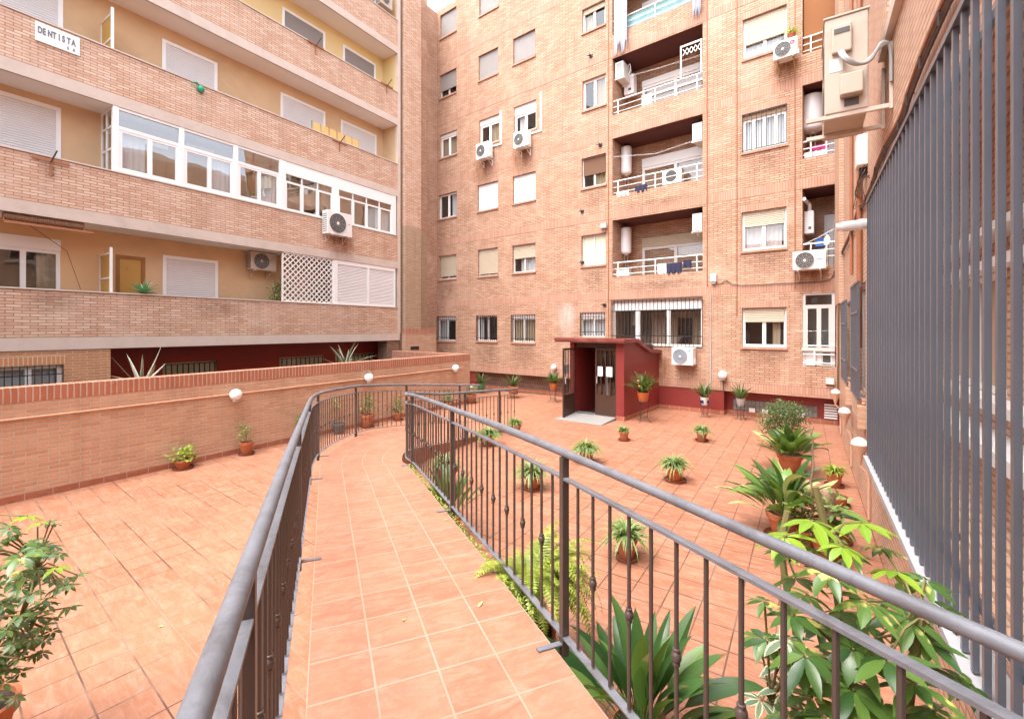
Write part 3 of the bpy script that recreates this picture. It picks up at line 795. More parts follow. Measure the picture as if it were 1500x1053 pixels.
for a, c, z0, z1 in rh:
    g = MB(); n = 10
    for k in range(n): uu = a+(c-a)*(k+.5)/n; g.box(uu-.012, uu+.012, 1.17, 1.19, z0, z1-.05)
    g.box(a, c, 1.165, 1.17, z1-.06, z1-.04); g.build('window_bars', M['iron'], lb)
up0 = LB.hit(566, 520, .1)[0]
MB().box(up0, U1+.12, .05, .6, -.05, ZB[0]-.003).build('support_pier', M['brick_dark'], lb)
# mass behind
MB().box(U0, U1+.1, 2.2, 9, -.05, 16.7).build('inner_wall', M['ochre'], lb)
# corner pier between the two blocks
pr = thing('brick_pier', 'tall brick corner pier, cream below and red above, beside the balcony ends', 'pier', (-13.99, 0, 0), R(90))
pa, pb = 13.50, 14.40
zc_ = 6.85
def pier(z0, z1, m, name, e=0):
    MB().box(pa-e, pb+e, -.14-e, 1.4, z0, z1).build(name, M[m], pr)
pier(2.6, zc_, 'brick_cream', 'lower_shaft'); pier(zc_, 17.4, 'brick_left', 'upper_shaft')
MB().box(pa-.03, pb+.9, -.17, 1.35, -.05, 2.6).build('pier_base', M['brick_garden'], pr)
MB().box(pa-.035, pb+.905, -.175, 1.2, 2.36, 2.604).build('pier_band', M['coping'], pr)
MB().box(pb+.905, 17.2, .6, 1.25, -.05, 17.4).build('pier_wing', M['brick_back'], pr)
MB().box(pb, pb+.9, .35, 1.3, 2.6, zc_-.1).build('lower_wing', M['brick_cream'], pr)
MB().box(pb, pb+.9, .35, 1.3, zc_-.1, 17.4).build('upper_wing', M['brick_back'], pr)
MB().box(pa+.25, pa+.75, -.18, -.171, 1.72, 1.86).build('vent_slot', M['iron'], pr)
MB().box(13.36, 13.47, .03, 1.2, -.05, 17).build('party_joint', M['brick_dark'], pr)
# ------------------------------------------------------------------ the end block with windows and loggias
fb = thing('apartment_building', 'tall brick apartment block closing the courtyard, with loggias and a red porch', 'building', FAC.O, F_ANG)
FH = FAC.rect
ZBASE = .74
holes = []; jobs = []
def fw_(x0, x1, yt, yb, **kw):
    r = FH(x0, x1, yt, yb); holes.append(r); jobs.append((r, kw)); return r
G = dict(frame='alu', n=2, shutter=.99, smat='shutter_grey', room='room')
# ground floor, barred
fw_(641, 667.6, 463.6, 499, bars=(9, (.13,.86)), curtain='curtain', cov=(0,.3), box=.12, bmat='white_pvc')
fw_(698.4, 728.4, 462.4, 499.6, bars=(10, (.13,.86)), fw=.05, curtain='curtain', cov=(0,.2))
fw_(749.4, 784, 461.2, 501.4, bars=(10, (.13,.86)), curtain='curtain_tan', box=.12, bmat='white_pvc')
fw_(850.4, 886.6, 458, 493.5, bars=(9, (.83,.2)), curtain='curtain', cov=(0,1), box=.22, bmat='white_pvc', room='room_warm')
# first floor
fw_(643, 668.4, 374.2, 408.6, frame='alu', shutter=.86, smat='shutter_cream')
fw_(700, 729.4, 364.4, 404, frame='alu', shutter=.90, smat='shutter_cream')
fw_(750.6, 784.4, 358.2, 398.6, frame='alu', shutter=.46, smat='shutter_cream', curtain='curtain', cov=(.25,1))
fw_(851.6, 887, 343.6, 388.4, frame='alu', pane='frosted', sill=True)
# second floor
fw_(642.4, 669, 283.4, 319, curtain='curtain', cov=(.6,1), fw=.07)
fw_(699.4, 729.6, 268.4, 307, shutter=.98, fw=.06); fw_(751, 784.6, 255, 295.4, shutter=.98, fw=.06)
fw_(852, 887.6, 228.6, 273, shutter=.56, smat='wicker', curtain='curtain_tan', cov=(.55,1))
# third floor
fw_(644.4, 669.4, 194.4, 229, fw=.085, box=.12, curtain='curtain_tan', cov=(0,1), room='room_warm')
fw_(702, 731, 172, 211, fw=.085, box=.2, curtain='curtain_tan', cov=(.5,1)); fw_(752.6, 785.4, 151.8, 193.6, fw=.085, box=.3, curtain='curtain', cov=(.1,.5))
fw_(853, 887.6, 113.6, 157.6, fw=.08, curtain='curtain_tan', cov=(.5,1))
# fourth floor
fw_(644, 668.4, 105.6, 140, frame='alu', shutter=.68, smat='shutter_grey'); fw_(701, 729.6, 76, 113, frame='alu', shutter=.9, smat='shutter_grey')
fw_(751.6, 784, 50, 88.3, frame='alu', shutter=.9, smat='shutter_grey'); fw_(852.6, 886.7, 7, 42.5, fw=.07, shutter=.2, smat='shutter_cream', curtain='curtain_tan', cov=(0,.35))
# fifth floor
fw_(644.7, 668.6, 16.5, 51, **G); fw_(701.9, 729.8, -23, 16.8, **G); fw_(751.6, 784, -58, -16, **G); fw_(852.6, 886.7, -110, -70, **G)
# column of wide windows
fw_(1086.7, 1152, 450.5, 508.3, frame='white_pvc', fw=.075, shutter=.34, smat='shutter_cream', curtain='curtain_tan', cov=(.70,.9), room='room')
fw_(1086.3, 1152, 307, 365, fw=.075, shutter=.36, smat='shutter_cream', curtain='curtain_pink', cov=(.02,.94), room='room')
fw_(1087.3, 1152.7, 161.3, 217.3, fw=.07, n=4, box=.12, bmat='curtain_tan', curtain='curtain', cov=(0,1), bars=(9, (.02,.99)))
fw_(1088, 1152.7, 18, 78, fw=.07, shutter=.62, smat='shutter_cream', curtain='curtain', cov=(0,.9))
fw_(1088, 1153.5, -135, -70, fw=.07, shutter=.62, smat='shutter_cream')
# loggias
LD = 1.25
uL0, uL1 = FAC.hit(897, 400)[0], FAC.hit(1029.3, 400)[0]
zt_ = lambda px, py: FAC.hit(px, py)[1]
logg = [(zt_(896.3, 406.3), zt_(896.7, 323.3)), (zt_(896.7, 287.3), zt_(896.7, 203.7)), (zt_(898, 169.3), zt_(898, 86)), (zt_(897.5, 52), zt_(897.5, -32))]
for z0, z1 in logg: holes.append((uL0, uL1, z0, z1, LD))
g0 = (uL0, FAC.hit(1028.5, 470)[0], zt_(1028.5, 508), zt_(1028.5, 436)); holes.append((*g0, .9))
uG0, uG1 = FAC.hit(1175.3, 200)[0], 16.195
lgg = [(zt_(1175.3, 392), zt_(1175.3, 277.3)), (zt_(1175.3, 232.7), zt_(1175.3, 126)), (zt_(1176, 80), zt_(1176, -28))]
for z0, z1 in lgg: holes.append((uG0, uG1-.02, z0, z1, LD))
gz = (uG0-.0, uG1-.02, zt_(1174, 536), zt_(1174, 430)); holes.append((*gz, .9))
wall_open(-.3, 16.2, ZBASE, 17.5, 0, holes, .16).build('facade_wall', M['brick_back'], fb)
MB().face([(-.3,0,ZBASE),(-.3,.5,ZBASE),(16.2,.5,ZBASE),(16.2,0,ZBASE)]).build('overhang_soffit', M['soldier_back'], fb)
for r, kw in jobs: window(fb, *r, **kw)
# soldier courses
def band(u0, u1, z0, z1): MB().box(u0, u1, -.004, .0, z0, z1).build('soldier_band', M['soldier_back'], fb)
band(.0, 16.19, ZBASE+.001, ZBASE+.27)
for zb in (3.60, 6.42, 9.24, 12.06, 14.88):
    cuts = [(0, uL0-.004), (uL1+.004, uG0-.004)]
    band(0, uL0-.45, zb+.02, zb+.28); band(uL0-.45+.004, uL1+.25, zb+.02, zb+.28); band(uL1+.254, uG0-.35, zb+.02, zb+.28); band(uG0-.346, 16.19, zb+.02, zb+.28)
for (r, kw) in jobs:
    band(r[0]-.06, r[1]+.06, r[3]+.003, r[3]+.19)
# recessed base
up1 = FAC.hit(1060, 600, 0)[0]; upl = FAC.hit(944, 590, 0)[0]
MB().face([(-.3,.34,0),(upl-2.0,.34,0),(upl-2.0,.34,ZBASE),(-.3,.34,ZBASE)]).build('base_wall', M['brick_brown'], fb)
uc0 = FAC.hit(690, 560, .02)[0]
MB().box(uc0-.35, uc0+.28, .05, .34, 0, ZBASE-.004).build('red_base', M['porch_red'], fb)
MB().box(upl-2.0, up1, .02, .4, 0, ZBASE-.004).build('red_base', M['porch_red'], fb)
MB().face([(up1,.36,0),(16.3,.36,0),(16.3,.36,ZBASE),(up1,.36,ZBASE)]).build('red_base', M['porch_red'], fb)
MB().box(up1-.0, 16.2, .345, .3595, 0, .13).box(-.3, upl-2, .325, .3395, 0, .13).box(upl-2+.001, up1+.012, .006, .0195, 0, .13).box(up1, up1+.012, .0195, .345, 0, .13).build('skirting', M['skirting'], fb)
gbk = MB(); ua, ub = up1+.2, 15.75; n = 21
for k in range(n):
    a = ua+(ub-ua)*k/n; w = (ub-ua)/n-.012
    for zz in (.15, .31): gbk.box(a, a+w, .338, .3585, zz, zz+.15)
gl_ = gbk.build('glass_block_strip', M['glass_block'], fb)
lv = MB()
for k in range(6): lv.box(15.9, 16.19, .30, .355, .16+k*.07, .20+k*.07)
lv.build('white_louvre', M['white_pvc'], fb)
for fx in (.2, .36, .78):
    a = ua+(ub-ua)*fx; MB().box(a, a+.16, .330, .3375, .12, .24).build('white_label', M['white_plastic'], fb)
# vertical movement joints / thin pipes on the face
for px in (1079.5, 1164.5, 891.5):
    u = FAC.hit(px, 300)[0]; zlow = 2.95 if px == 1079.5 else ZBASE+.3 if px == 891.5 else 3.7
    MB().tube([(u, -.016, zlow), (u, -.016, 17.3)], .013 if px != 891.5 else .016, 6).build('gas_pipe', M['pipe_brown'], fb)
u = FAC.hit(1036, 300)[0]
MB().tube([(u, -.016, 3.9), (u, -.016, 17.3)], .016, 6).build('gas_pipe', M['pipe_brown'], fb)
# loggia shells, rails and doors
def shell(u0, u1, z0, z1, d, floor=True):
    MB().face([(u0,d,z0-.6),(u1,d,z0-.6),(u1,d,z1),(u0,d,z1)]).face([(u0+.001,.16,z0-.6),(u0+.001,d,z0-.6),(u0+.001,d,z0),(u0+.001,.16,z0)]).build('loggia_wall', M['brick_back'], fb)
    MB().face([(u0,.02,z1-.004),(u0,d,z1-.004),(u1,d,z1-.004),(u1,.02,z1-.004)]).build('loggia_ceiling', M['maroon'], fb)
    MB().face([(u0,.1,z0-.6),(u1,.1,z0-.6),(u1,d,z0-.6),(u0,d,z0-.6)]).face([(u0,.12,z0-.6),(u0,.12,z0),(u1,.12,z0),(u1,.12,z0-.6)]).build('loggia_floor', M['skirting'], fb)
def rails(u0, u1, z0, h=.50, npost=3, y=.06):
    b = MB()
    for k, t in enumerate((1.0, .58, .2)):
        b.tube([(u0, y, z0+h*t), (u1, y, z0+h*t)], .022 if k == 0 else .013, 8)
    for k in range(npost):
        uu = u0+.18+(u1-u0-.36)*k/max(1, npost-1); b.box(uu-.016, uu+.016, y-.016, y+.016, z0+.0, z0+h)
    b.build('balcony_rail', M['white_metal'], fb)
for i, (z0, z1) in enumerate(logg):
    shell(uL0, uL1, z0, z1, LD)
    rails(uL0+.01, uL1-.01, z0)
    ud = FAC.hit(942, 380, LD)[0]
    kw = [dict(box=.17, bmat='shutter_cream', curtain='curtain_tan', room='room_warm'), dict(box=.16, curtain='curtain_tan', cov=(0,1), room='room_warm'),
          dict(box=.1, curtain='curtain_tan', cov=(0,.7), room='room_warm', transom=.8), dict(box=.16, curtain='curtain', cov=(0,1))][i]
    window(fb, ud, uL1-.02, z0-.55, z1-.52, y=LD-.07, n=2, sill=False, frame='alu' if i == 0 else 'white_pvc', fw=.09, room_d=.5, **kw)
for i, (z0, z1) in enumerate(lgg):
    shell(uG0, uG1-.02, z0, z1, LD)
    rails(uG0+.01, uG1-.05, z0+(.18 if i == 0 else 0), .46, 2)
    if i < 2: window(fb, uG0+.42, uG1-.03, z0-.5, z1-.55, y=LD-.07, n=2, sill=False, frame='alu', fw=.09, room_d=.4, curtain='curtain_tan', cov=(0,.5))
# cane blind in the top narrow loggia
z0, z1 = lgg[2]
MB().box(uG0+.02, uG1-.04, .10, .115, z0-.02, z1-.05).build('cane_blind', M['cane'], fb)
# barred wide opening on the ground floor
u0, u1, z0, z1 = g0
b = MB(); y = .10; w = .06
b.box(u0, u0+w, y, y+.06, z0, z1).box(u1-w, u1, y, y+.06, z0, z1).box(u0+w, u1-w, y, y+.06, z1-w, z1).box(u0+w, u1-w, y, y+.06, z0, z0+w)
zx = z1-.33
for px, ww in ((934, .17), (979.5, .11)):
    u = FAC.hit(px, 470, y)[0]; b.box(u-ww/2, u+ww/2, y-.01, y+.055, z0+w, z1-w)
bx = b.build('window', M['white_pvc'], fb)
MB().box(u0+.06, u1-.06, y-.02, y+.058, zx, z1-.075).build('blind_box', M['white_pvc'], bx)
MB().face([(u0+.03,y+.033,z0+.03),(u1-.03,y+.033,z0+.03),(u1-.03,y+.033,zx),(u0+.03,y+.033,zx)]).build('pane', M['glass'], bx)
q = MB(); e = 1.5
q.face([(u0,e,z0-1),(u1,e,z0-1),(u1,e,z1),(u0,e,z1)]); q.face([(u0,.9,z0-1),(u0,e,z0-1),(u0,e,z1),(u0,.9,z1)]); q.face([(u1,e,z0-1),(u1,.9,z0-1),(u1,.9,z1),(u1,e,z1)])
q.face([(u0,.17,z0-.004),(u1,.17,z0-.004),(u1,e,z0-.004),(u0,e,z0-.004)]).face([(u0,.17,z1+.002),(u0,e,z1+.002),(u1,e,z1+.002),(u1,.17,z1+.002)])
q.build('room_wall', M['room_warm'], bx)
for a, c, m in ((.36,.52,'curtain_tan'), (.56,.66,'curtain_tan'), (.82,.97,'curtain_tan')):
    wavy(u0+(u1-u0)*a, u0+(u1-u0)*c, z0+.02, zx-.25, .85, .02).build('curtain', M[m], bx)
MB().box(u0+(u1-u0)*.70, u0+(u1-u0)*.8, 1.0, 1.02, z0, zx-.3).build('doorway', M['iron'], bx)
MB().box(u0+(u1-u0)*.34, u1-.02, .95, .99, zx-.26, zx-.06).build('inner_blind', M['curtain_tan'], bx)
MB().lathe([(.13,-.3),(.15,-.27),(.15,.27),(.13,.3)], 20, (u0+.62, .6, zx-.22)).build('boiler', M['ac_wire'], bx)
g = MB(); n = 24; yb = -.07
for k in range(n+1):
    uu = u0-.02+(u1-u0+.04)*k/n; g.box(uu-.008, uu+.008, yb, yb+.016, z0-.04, z1+.03)
for zz in (z0+.32, z1-.36, z1+.02, z0-.03): g.box(u0-.03, u1+.03, yb-.009, yb-.001, zz-.014, zz+.014)
g.box(u0-.02, u0, yb, 0, z1-.1, z1-.08).box(u1, u1+.02, yb, 0, z1-.1, z1-.08).box(u0-.02, u0, yb, 0, z0+.1, z0+.12).box(u1, u1+.02, yb, 0, z0+.1, z0+.12)
g.build('window_bars', M['iron'], bx)
# glazed enclosure in the corner bay
u0, u1, z0, z1 = gz
zm = zt_(1200, 512)
b = MB(); y = .03; w = .07; zr = zt_(1200, 449)
for uu in (u0, u1-w-.02): b.box(uu, uu+w, y, y+.06, z0, z1)
b.box(u0+w, u1-w-.02, y, y+.06, z1-w*.7, z1); b.box(u0+w, u1-w-.02, y, y+.06, zr-.05, zr+.05)
um = (u0+u1)/2; b.box(um-.05, um+.05, y-.005, y+.055, zm+.05, zr-.05); b.box(u0+w, u0+w+.05, y+.005, y+.05, zm+.05, zr-.05); b.box(u1-w-.09, u1-w-.02, y+.005, y+.05, zm+.05, zr-.05)
b.box(u0-.01, u1-.02, -.05, y+.07, zm-.04, zm+.05)
e = b.build('glazed_bay', M['alu'], fb)
MB().face([(u0+.03,y+.033,zm+.03),(u1-.05,y+.033,zm+.03),(u1-.05,y+.033,z1-.03),(u0+.03,y+.033,z1-.03)]).build('pane', M['glass'], e)
q = MB(); ee = .75
q.face([(u0,ee,z0),(u1,ee,z0),(u1,ee,z1),(u0,ee,z1)]); q.face([(u0+.002,.1,z0),(u0+.002,ee,z0),(u0+.002,ee,z1),(u0+.002,.1,z1)]); q.face([(u1-.022,ee,z0),(u1-.022,.1,z0),(u1-.022,.1,z1),(u1-.022,ee,z1)])
q.build('room_wall', M['lamp_grey'], e)
MB().box(u0+.07, u1-.09, y+.02, y+.05, z0+.02, zm-.05).build('white_panel', M['panel_white'], e)
MB().box(u0+.42, u1-.30, y+.012, y+.019, z0+.06, zm-.10).build('panel_field', M['curtain'], e)
MB().box(u1-.29, u1-.12, y+.012, y+.019, z0+.06, zm-.08).build('dark_gap', M['ac_dark'], e)
r_ = MB()
for zz in (z0+.10, z0+.33, z0+.56): r_.tube([(u0+.02, -.03, zz), (u1-.03, -.03, zz)], .018, 8)
r_.box(u0+.26, u0+.30, -.045, .03, z0+.03, zm-.04); r_.build('balcony_rail', M['white_metal'], e)
MB().disc((u0+.28, y+.012, z1-.2), .075).build('round_vent', M['iron'], e)
# porch -----------------------------------------------------------------
pc = thing('porch', 'dark red entrance porch with a sloping flat roof and a half open glazed door', 'porch', FAC.w(*FAC.hit(905, 600, 0)[:1], 0, 0), F_ANG)
# porch axes: u measured from its outer front corner, negative into the courtyard in y
uc = FAC.hit(0, 0)[0]
cor = ground(914, 617)
rel = cor - FAC.O; cu, cy = rel.dot(FAC.ux), rel.dot(FAC.uy)
pc.location = FAC.w(cu, cy, 0)
D = -cy-.002; PW = 1.75
MB().box(-.24, 0, 0, .24, 0, 2.2).build('front_pillar', M['porch_red'], pc)
def side_wall(x0, x1, ya):
    pr_ = [(ya, 2.205), (.75, 2.205), (1.75, 1.865), (D, 1.805)]; b = MB()
    for x, rev in ((x0, 1), (x1, 0)):
        q = [(x, ya, 0), (x, D, 0)]+[(x, a, z) for a, z in reversed(pr_)]; b.face(list(reversed(q)) if not rev else q)
    b.face([(x0,ya,0),(x1,ya,0),(x1,ya,2.205),(x0,ya,2.205)]); return b.build('side_wall', M['porch_red'], pc)
side_wall(-.20, -.004, .24); side_wall(-PW, -PW+.14, .0)
MB().box(-.245, .012, -.012, -.0005, 0, .12).box(.0005, .012, 0, D, 0, .12).build('skirting', M['skirting'], pc)
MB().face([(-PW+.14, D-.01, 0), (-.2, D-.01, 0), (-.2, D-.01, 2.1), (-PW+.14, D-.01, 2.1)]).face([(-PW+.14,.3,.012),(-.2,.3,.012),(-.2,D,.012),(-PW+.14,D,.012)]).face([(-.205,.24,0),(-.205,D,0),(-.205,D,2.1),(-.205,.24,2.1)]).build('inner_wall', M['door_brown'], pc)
MB().box(-1.0, -.94, .9, .96, 0.0, 1.35).build('inner_rail', M['ac_wire'], pc)
rf = MB()
prof = [(-.20, 2.20), (.75, 2.20), (1.75, 1.86), (D+.0, 1.80)]
for (ya, za_), (yb_, zb_) in zip(prof, prof[1:]):
    rf.face([(-PW-.42,ya,za_+.11),(.10,ya,za_+.11),(.10,yb_,zb_+.11),(-PW-.42,yb_,zb_+.11)])
    rf.face([(-PW-.42,yb_,zb_),(.10,yb_,zb_),(.10,ya,za_),(-PW-.42,ya,za_)])
    rf.face([(.10,ya,za_),(.10,yb_,zb_),(.10,yb_,zb_+.11),(.10,ya,za_+.11)]); rf.face([(-PW-.42,ya,za_),(-PW-.42,ya,za_+.11),(-PW-.42,yb_,zb_+.11),(-PW-.42,yb_,zb_)])
rf.face([(-PW-.42,-.20,2.20),(.10,-.20,2.20),(.10,-.20,2.31),(-PW-.42,-.20,2.31)])
rf.box(-PW-.43, .11, -.215, -.19, 2.24, 2.325)
rf.build('porch_roof', M['roof_red'], pc)
MB().box(-PW+.14, -.24, .10, .16, 2.04, 2.2).build('door_head', M['door_brown'], pc)
def leaf(x0, x1, y, name_par):
    """a door leaf in its own axes, hinge at x0"""
    L = abs(x1-x0); b = MB()
    b.box(0, .05, 0, .04, .03, 2.03).box(L-.05, L, 0, .04, .03, 2.03).box(.05, L-.05, 0, .04, 1.98, 2.03).box(.05, L-.05, .004, .036, .03, .62)
    b.box(.05, L-.05, 0, .04, .62, .68)
    return b
dl = leaf(0, .68, 0, pc).build('door_leaf', M['door_brown'], pc)
dl.location = (-.92, .04, 0)
def leaf_extra(d, L):
    g = MB()
    for k in range(1, 4): xx = .05+(L-.1)*k/4; g.box(xx-.012, xx+.012, -.012, 0, .68, 1.98)
    g.build('door_bars', M['door_brown'], d)
    MB().face([(.04,.02,.67),(L-.04,.02,.67),(L-.04,.02,1.99),(.04,.02,1.99)]).build('door_pane', M['glass'], d)
leaf_extra(dl, .68)
MB().box(.06, .085, -.05, -.02, 1.0, 1.2).build('door_handle', M['ac_wire'], dl)
dl2 = leaf(0, .70, 0, pc).build('door_leaf', M['door_brown'], pc); dl2.location = (-PW+.15, -.02, 0); dl2.rotation_euler.z = R(-88); dl2['label'] = 'open door leaf swung out'
leaf_extra(dl2, .70)
MB().box(.62, .645, .05, .08, 1.0, 1.2).build('door_handle', M['ac_wire'], dl2)
MB().face([(-1.66,-.02,.075),(-.25,-.02,.075),(-.25,.3,.075),(-1.66,.3,.075)]).build('threshold', M['ramp_plate'], pc)
MB().box(-1.55, -.95, .02, .26, .077, .087).build('door_mat', M['mat'], pc)
# concrete wedge in front of the door
wd = thing('concrete_ramp', 'pale grey concrete wedge sloping up to the porch door', 'ramp', pc.location, F_ANG)
MB().prism([(-1.70,-.95),(-.24,-.95),(-.24,-.03),(-1.70,-.03)], 0, .006).face([(-1.70,-.95,.008),(-.24,-.95,.008),(-.24,-.03,.072),(-1.70,-.03,.072)]).face([(-.24,-.95,.0),(-.24,-.03,.0),(-.24,-.03,.072),(-.24,-.95,.008)]).face([(-1.70,-.95,0),(-1.70,-.95,.008),(-1.70,-.03,.072),(-1.70,-.03,0)]).build('slab', M['ramp_plate'], wd)
# notices taped to the door leaves
def notice(label, par, L, x0, x1, z0, z1, ysgn):
    t = thing('paper_notice', label, 'notice', (0,0,0), 0, 'notices on the porch door')
    loc = par.matrix_basis; W = Matrix.Translation(pc.location) @ Matrix.Rotation(F_ANG, 4, 'Z') @ Matrix.Translation(par.location) @ Matrix.Rotation(par.rotation_euler.z, 4, 'Z')
    t.matrix_world = W @ Matrix.Translation((x0, ysgn, z0))
    w, h = x1-x0, z1-z0
    MB().box(0, w, -.001, .001, 0, h).build('sheet', M['paper'], t)
    b = MB()
    for k in range(7):
        zz = h*(.86-.11*k); b.face([(w*.12,-.0016,zz-.008),(w*(.88-.2*random.random()),-.0016,zz-.008),(w*.86,-.0016,zz+.004),(w*.12,-.0016,zz+.004)])
        b.face([(w*.12,.0016,zz-.008),(w*.12,.0016,zz+.004),(w*.86,.0016,zz+.004),(w*.86,.0016,zz-.008)])
    b.build('print', M['ink_light'], t)
notice('white printed notice on the closed porch door leaf, beside the door opening', dl, .68, .09, .25, 1.22, 1.50, -.016)
notice('white printed notice on the closed porch door leaf, beside the red pillar', dl, .68, .36, .55, 1.22, 1.50, -.016)
notice('large white notice on the swung out porch door leaf', dl2, .7, .28, .68, 1.28, 1.54, -.016)
MB().box(-1.6, 16.2, 3, 9, 0, 17.5).build('rear_wall', M['ochre'], fb)
MB().box(-1.6, 16.2, 0, 3.2, 17.5, 17.7).build('roof', M['concrete'], fb)
# ------------------------------------------------------------------ side block with the big grille
RB = Frame((.75, 0), R(-90))
rb = thing('apartment_building', 'brick side block carrying the tall charcoal grille and the aged air conditioner', 'building', (.75, 0, 0), R(-90))
gu0, gu1 = -6.92, 3.2
def rr(x0, x1, yt, yb): return RB.rect(x0, x1, yt, yb, 0)
wa = (-12.3, -11.05, 1.55, 3.15); wb = (-9.75, -8.55, 1.55, 3.3); wu = (-6.5, -5.15, 5.72, 7.3)
wall_open(-14.75, 5, -.05, 11.6, 0, [wa, wb, wu, (gu0+.05, gu1, 1.12, 4.1, .55)], .14).build('side_wall', M['brick_right'], rb)
for k, w in enumerate((wa, wb)):
    f = window(rb, *w, y=.06, frame='alu', n=2, sill=True, curtain='curtain', sillmat='brick_right')
    g = MB(); n = 12
    for i in range(n+1): uu = w[0]+(w[1]-w[0])*i/n; g.box(uu-.012, uu+.012, -.10, -.07, w[2], w[3])
    for zz in (w[2], w[2]+.42, w[3]-.45, w[3]): g.box(w[0]-.02, w[1]+.02, -.104, -.066, zz-.016, zz+.016)
    for uu in (w[0], w[1]):
        for zz in (w[2]+.05, w[3]-.06): g.box(uu-.012, uu+.012, -.066, 0, zz-.012, zz+.012)
    g.build('window_grille', M['grille'], f)
    MB().box(w[1]-.05, w[1]+.12, -.10, 0, w[2]-.42, w[2]-.09).build('hollow_block', M['brick_garden'], rb)
window(rb, *wu, y=.03, frame='alu', n=2, sill=False, transom=.35, fw=.08)
MB().box(wu[0]-.10, wu[1]+.1, -.06, 0, wu[2]-.12, wu[2]-.005).build('sill', M['bracket'], rb)
MB().box(-14.74, -13.0, -.10, -.002, 3.2, 11.55).build('wall_pilaster', M['brick_right'], rb)
MB().box(-12.98, -8.2, -.004, -.0005, .80, 1.06).build('soldier_band', M['soldier_back'], rb)
MB().box(-8.2, 3.5, -.004, -.0005, 4.3, 4.56).build('soldier_band', M['soldier_back'], rb)
# gallery behind the grille
bk = [(-6.6,-5.0),(-4.75,-3.2),(-2.95,-1.3),(-1.05,.6),(.85,2.6)]
hs = [(a, c, 2.06, 3.06) for a, c in bk]
wall_open(gu0+.05, gu1, 1.12, 4.1, .55, hs, .08).build('gallery_wall', M['brick_right'], rb)
for h in hs:
    f = window(rb, *h, y=.57, n=2, sill=False, room='room', fw=.06)
    MB().box(h[0]+.06, h[1]-.06, .585, .59, h[2]+.06, h[3]-.06).build('fly_screen', M['screen'] if 'screen' in M else M['curtain_tan'], f)
MB().box(gu0+.06, gu1, .40, .549, 1.98, 2.055).box(gu0+.06, gu1, .43, .549, 3.065, 3.14).box(gu0+.06, gu1, .30, .549, 1.68, 1.78).box(gu0+.06, gu1, .36, .549, 3.30, 3.36).build('gallery_ledge', M['white_pvc'], rb)
MB().box(gu0-.02, gu1, -.165, .54, 1.02, 1.075).build('grille_sill', M['ledge'], rb)
MB().box(-14.7, 5, 2.2, 8, -.05, 11.6).build('rear_wall', M['ochre'], rb)
MB().box(-14.75, 5, 0, 2.2, 11.6, 11.8).build('roof', M['concrete'], rb)
u = -8.9
MB().tube([(u, -.045, 2.3), (u, -.045, 11.5)], .038, 10).build('downpipe', M['pipe_brown'], rb)
MB().tube([(-10.6, -.03, 3.6), (-10.6, -.03, 11.5)], .028, 8).build('downpipe', M['pipe_brown'], rb)
# the grille
gr = thing('window_grille', 'tall charcoal metal grille of close vertical bars in front of the side block gallery', 'grille', (.75, 0, 0), R(-90))
n = int((gu1-gu0)/.158); first = None
for k in range(n+1):
    uu = gu0+.158*k
    if first is None:
        o = MB().box(-.015, .015, -.13, -.107, 1.085, 4.10).build('bar', M['grille'], gr); first = o.data
    else:
        o = bpy.data.objects.new('bar', first); COL.objects.link(o); o.parent = gr
    o.location = (uu, 0, 0)
MB().box(gu0-.03, gu1, -.138, -.09, 4.101, 4.135).build('top_rail', M['grille'], gr)
MB().box(gu0-.03, gu1, -.1065, -.085, 1.35, 1.39).box(gu0-.03, gu1, -.1065, -.085, 3.86, 3.90).build('tie_rail', M['grille'], gr)
for k in range(7):
    for zz in (1.37, 3.88): MB().box(gu0+k*1.6-.015, gu0+k*1.6+.015, -.087, .0 if zz < 2 and False else .02, zz-.02, zz+.02).build('wall_fixing', M['grille'], gr)
# white flue coming out beside the grille
fl = thing('flue_pipe', 'white flue pipe sticking out past the end of the charcoal grille', 'pipe', (.75, 6.98, 3.87), R(-90))
MB().tube([(0,.0,0),(0,-.37,-.01)], .062, 20).build('pipe', M['white_plastic'], fl)
MB().tube([(0,-.16,-.004),(0,-.20,-.005)], .069, 20).tube([(0,-.37,-.01),(0,-.43,-.012)], .048, 20).build('pipe_collar', M['white_plastic'], fl)
# bundle of cables running up the side block
cb = thing('cable_bundle', 'dark bundle of cables climbing diagonally over the side block brickwork', 'cables', (.75, 0, 0), R(-90))
cp = [(1440,-100),(1390,0),(1381.7,20),(1353,86.7),(1333,141.7),(1320,180),(1298,216.7),(1285,248),(1280,268),(1266.7,298),(1258,308),(1249,337),(1232,375),(1226,393)]
pts = [RB.hit(a, c, -.035) for a, c in cp]
for j, (rad, m, dz) in enumerate(((.017,'cable',0),(.014,'pipe_brown',.035),(.012,'cable',-.028))):
    b = MB(); P = catmull([(u, -.035-.012*(j==1), z+dz+random.uniform(-.008,.008)) for u, z in pts], 5)
    b.tube(P, rad, 6); b.build('cable', M[m], cb)
for u, z in pts[2:9]:
    MB().tube([(u,-.0,z+.02),(u,-.06,z+.02),(u+.015,-.06,z-.08)], .006, 5).build('cable_clip', M['iron'], cb)
cl2 = thing('cable_tangle', 'loose tangle of thin cables under the cream meter box on the side block', 'cables', (.75, 0, 0), R(-90))
b = MB()
for j in range(7):
    u0, z0 = RB.hit(random.uniform(1262,1274), random.uniform(240,262), -.05); u1, z1 = RB.hit(random.uniform(1252,1276), random.uniform(275,310), -.05)
    b.tube(catmull([(u0,-.04,z0),(u0+random.uniform(-.2,.2),-.09,(z0+z1)/2+random.uniform(-.1,.1)),(u1+random.uniform(-.25,.25),-.06,z1+.05),(u1,-.03,z1)], 6), .006, 5)
b.build('cable', M['cable'], cl2)
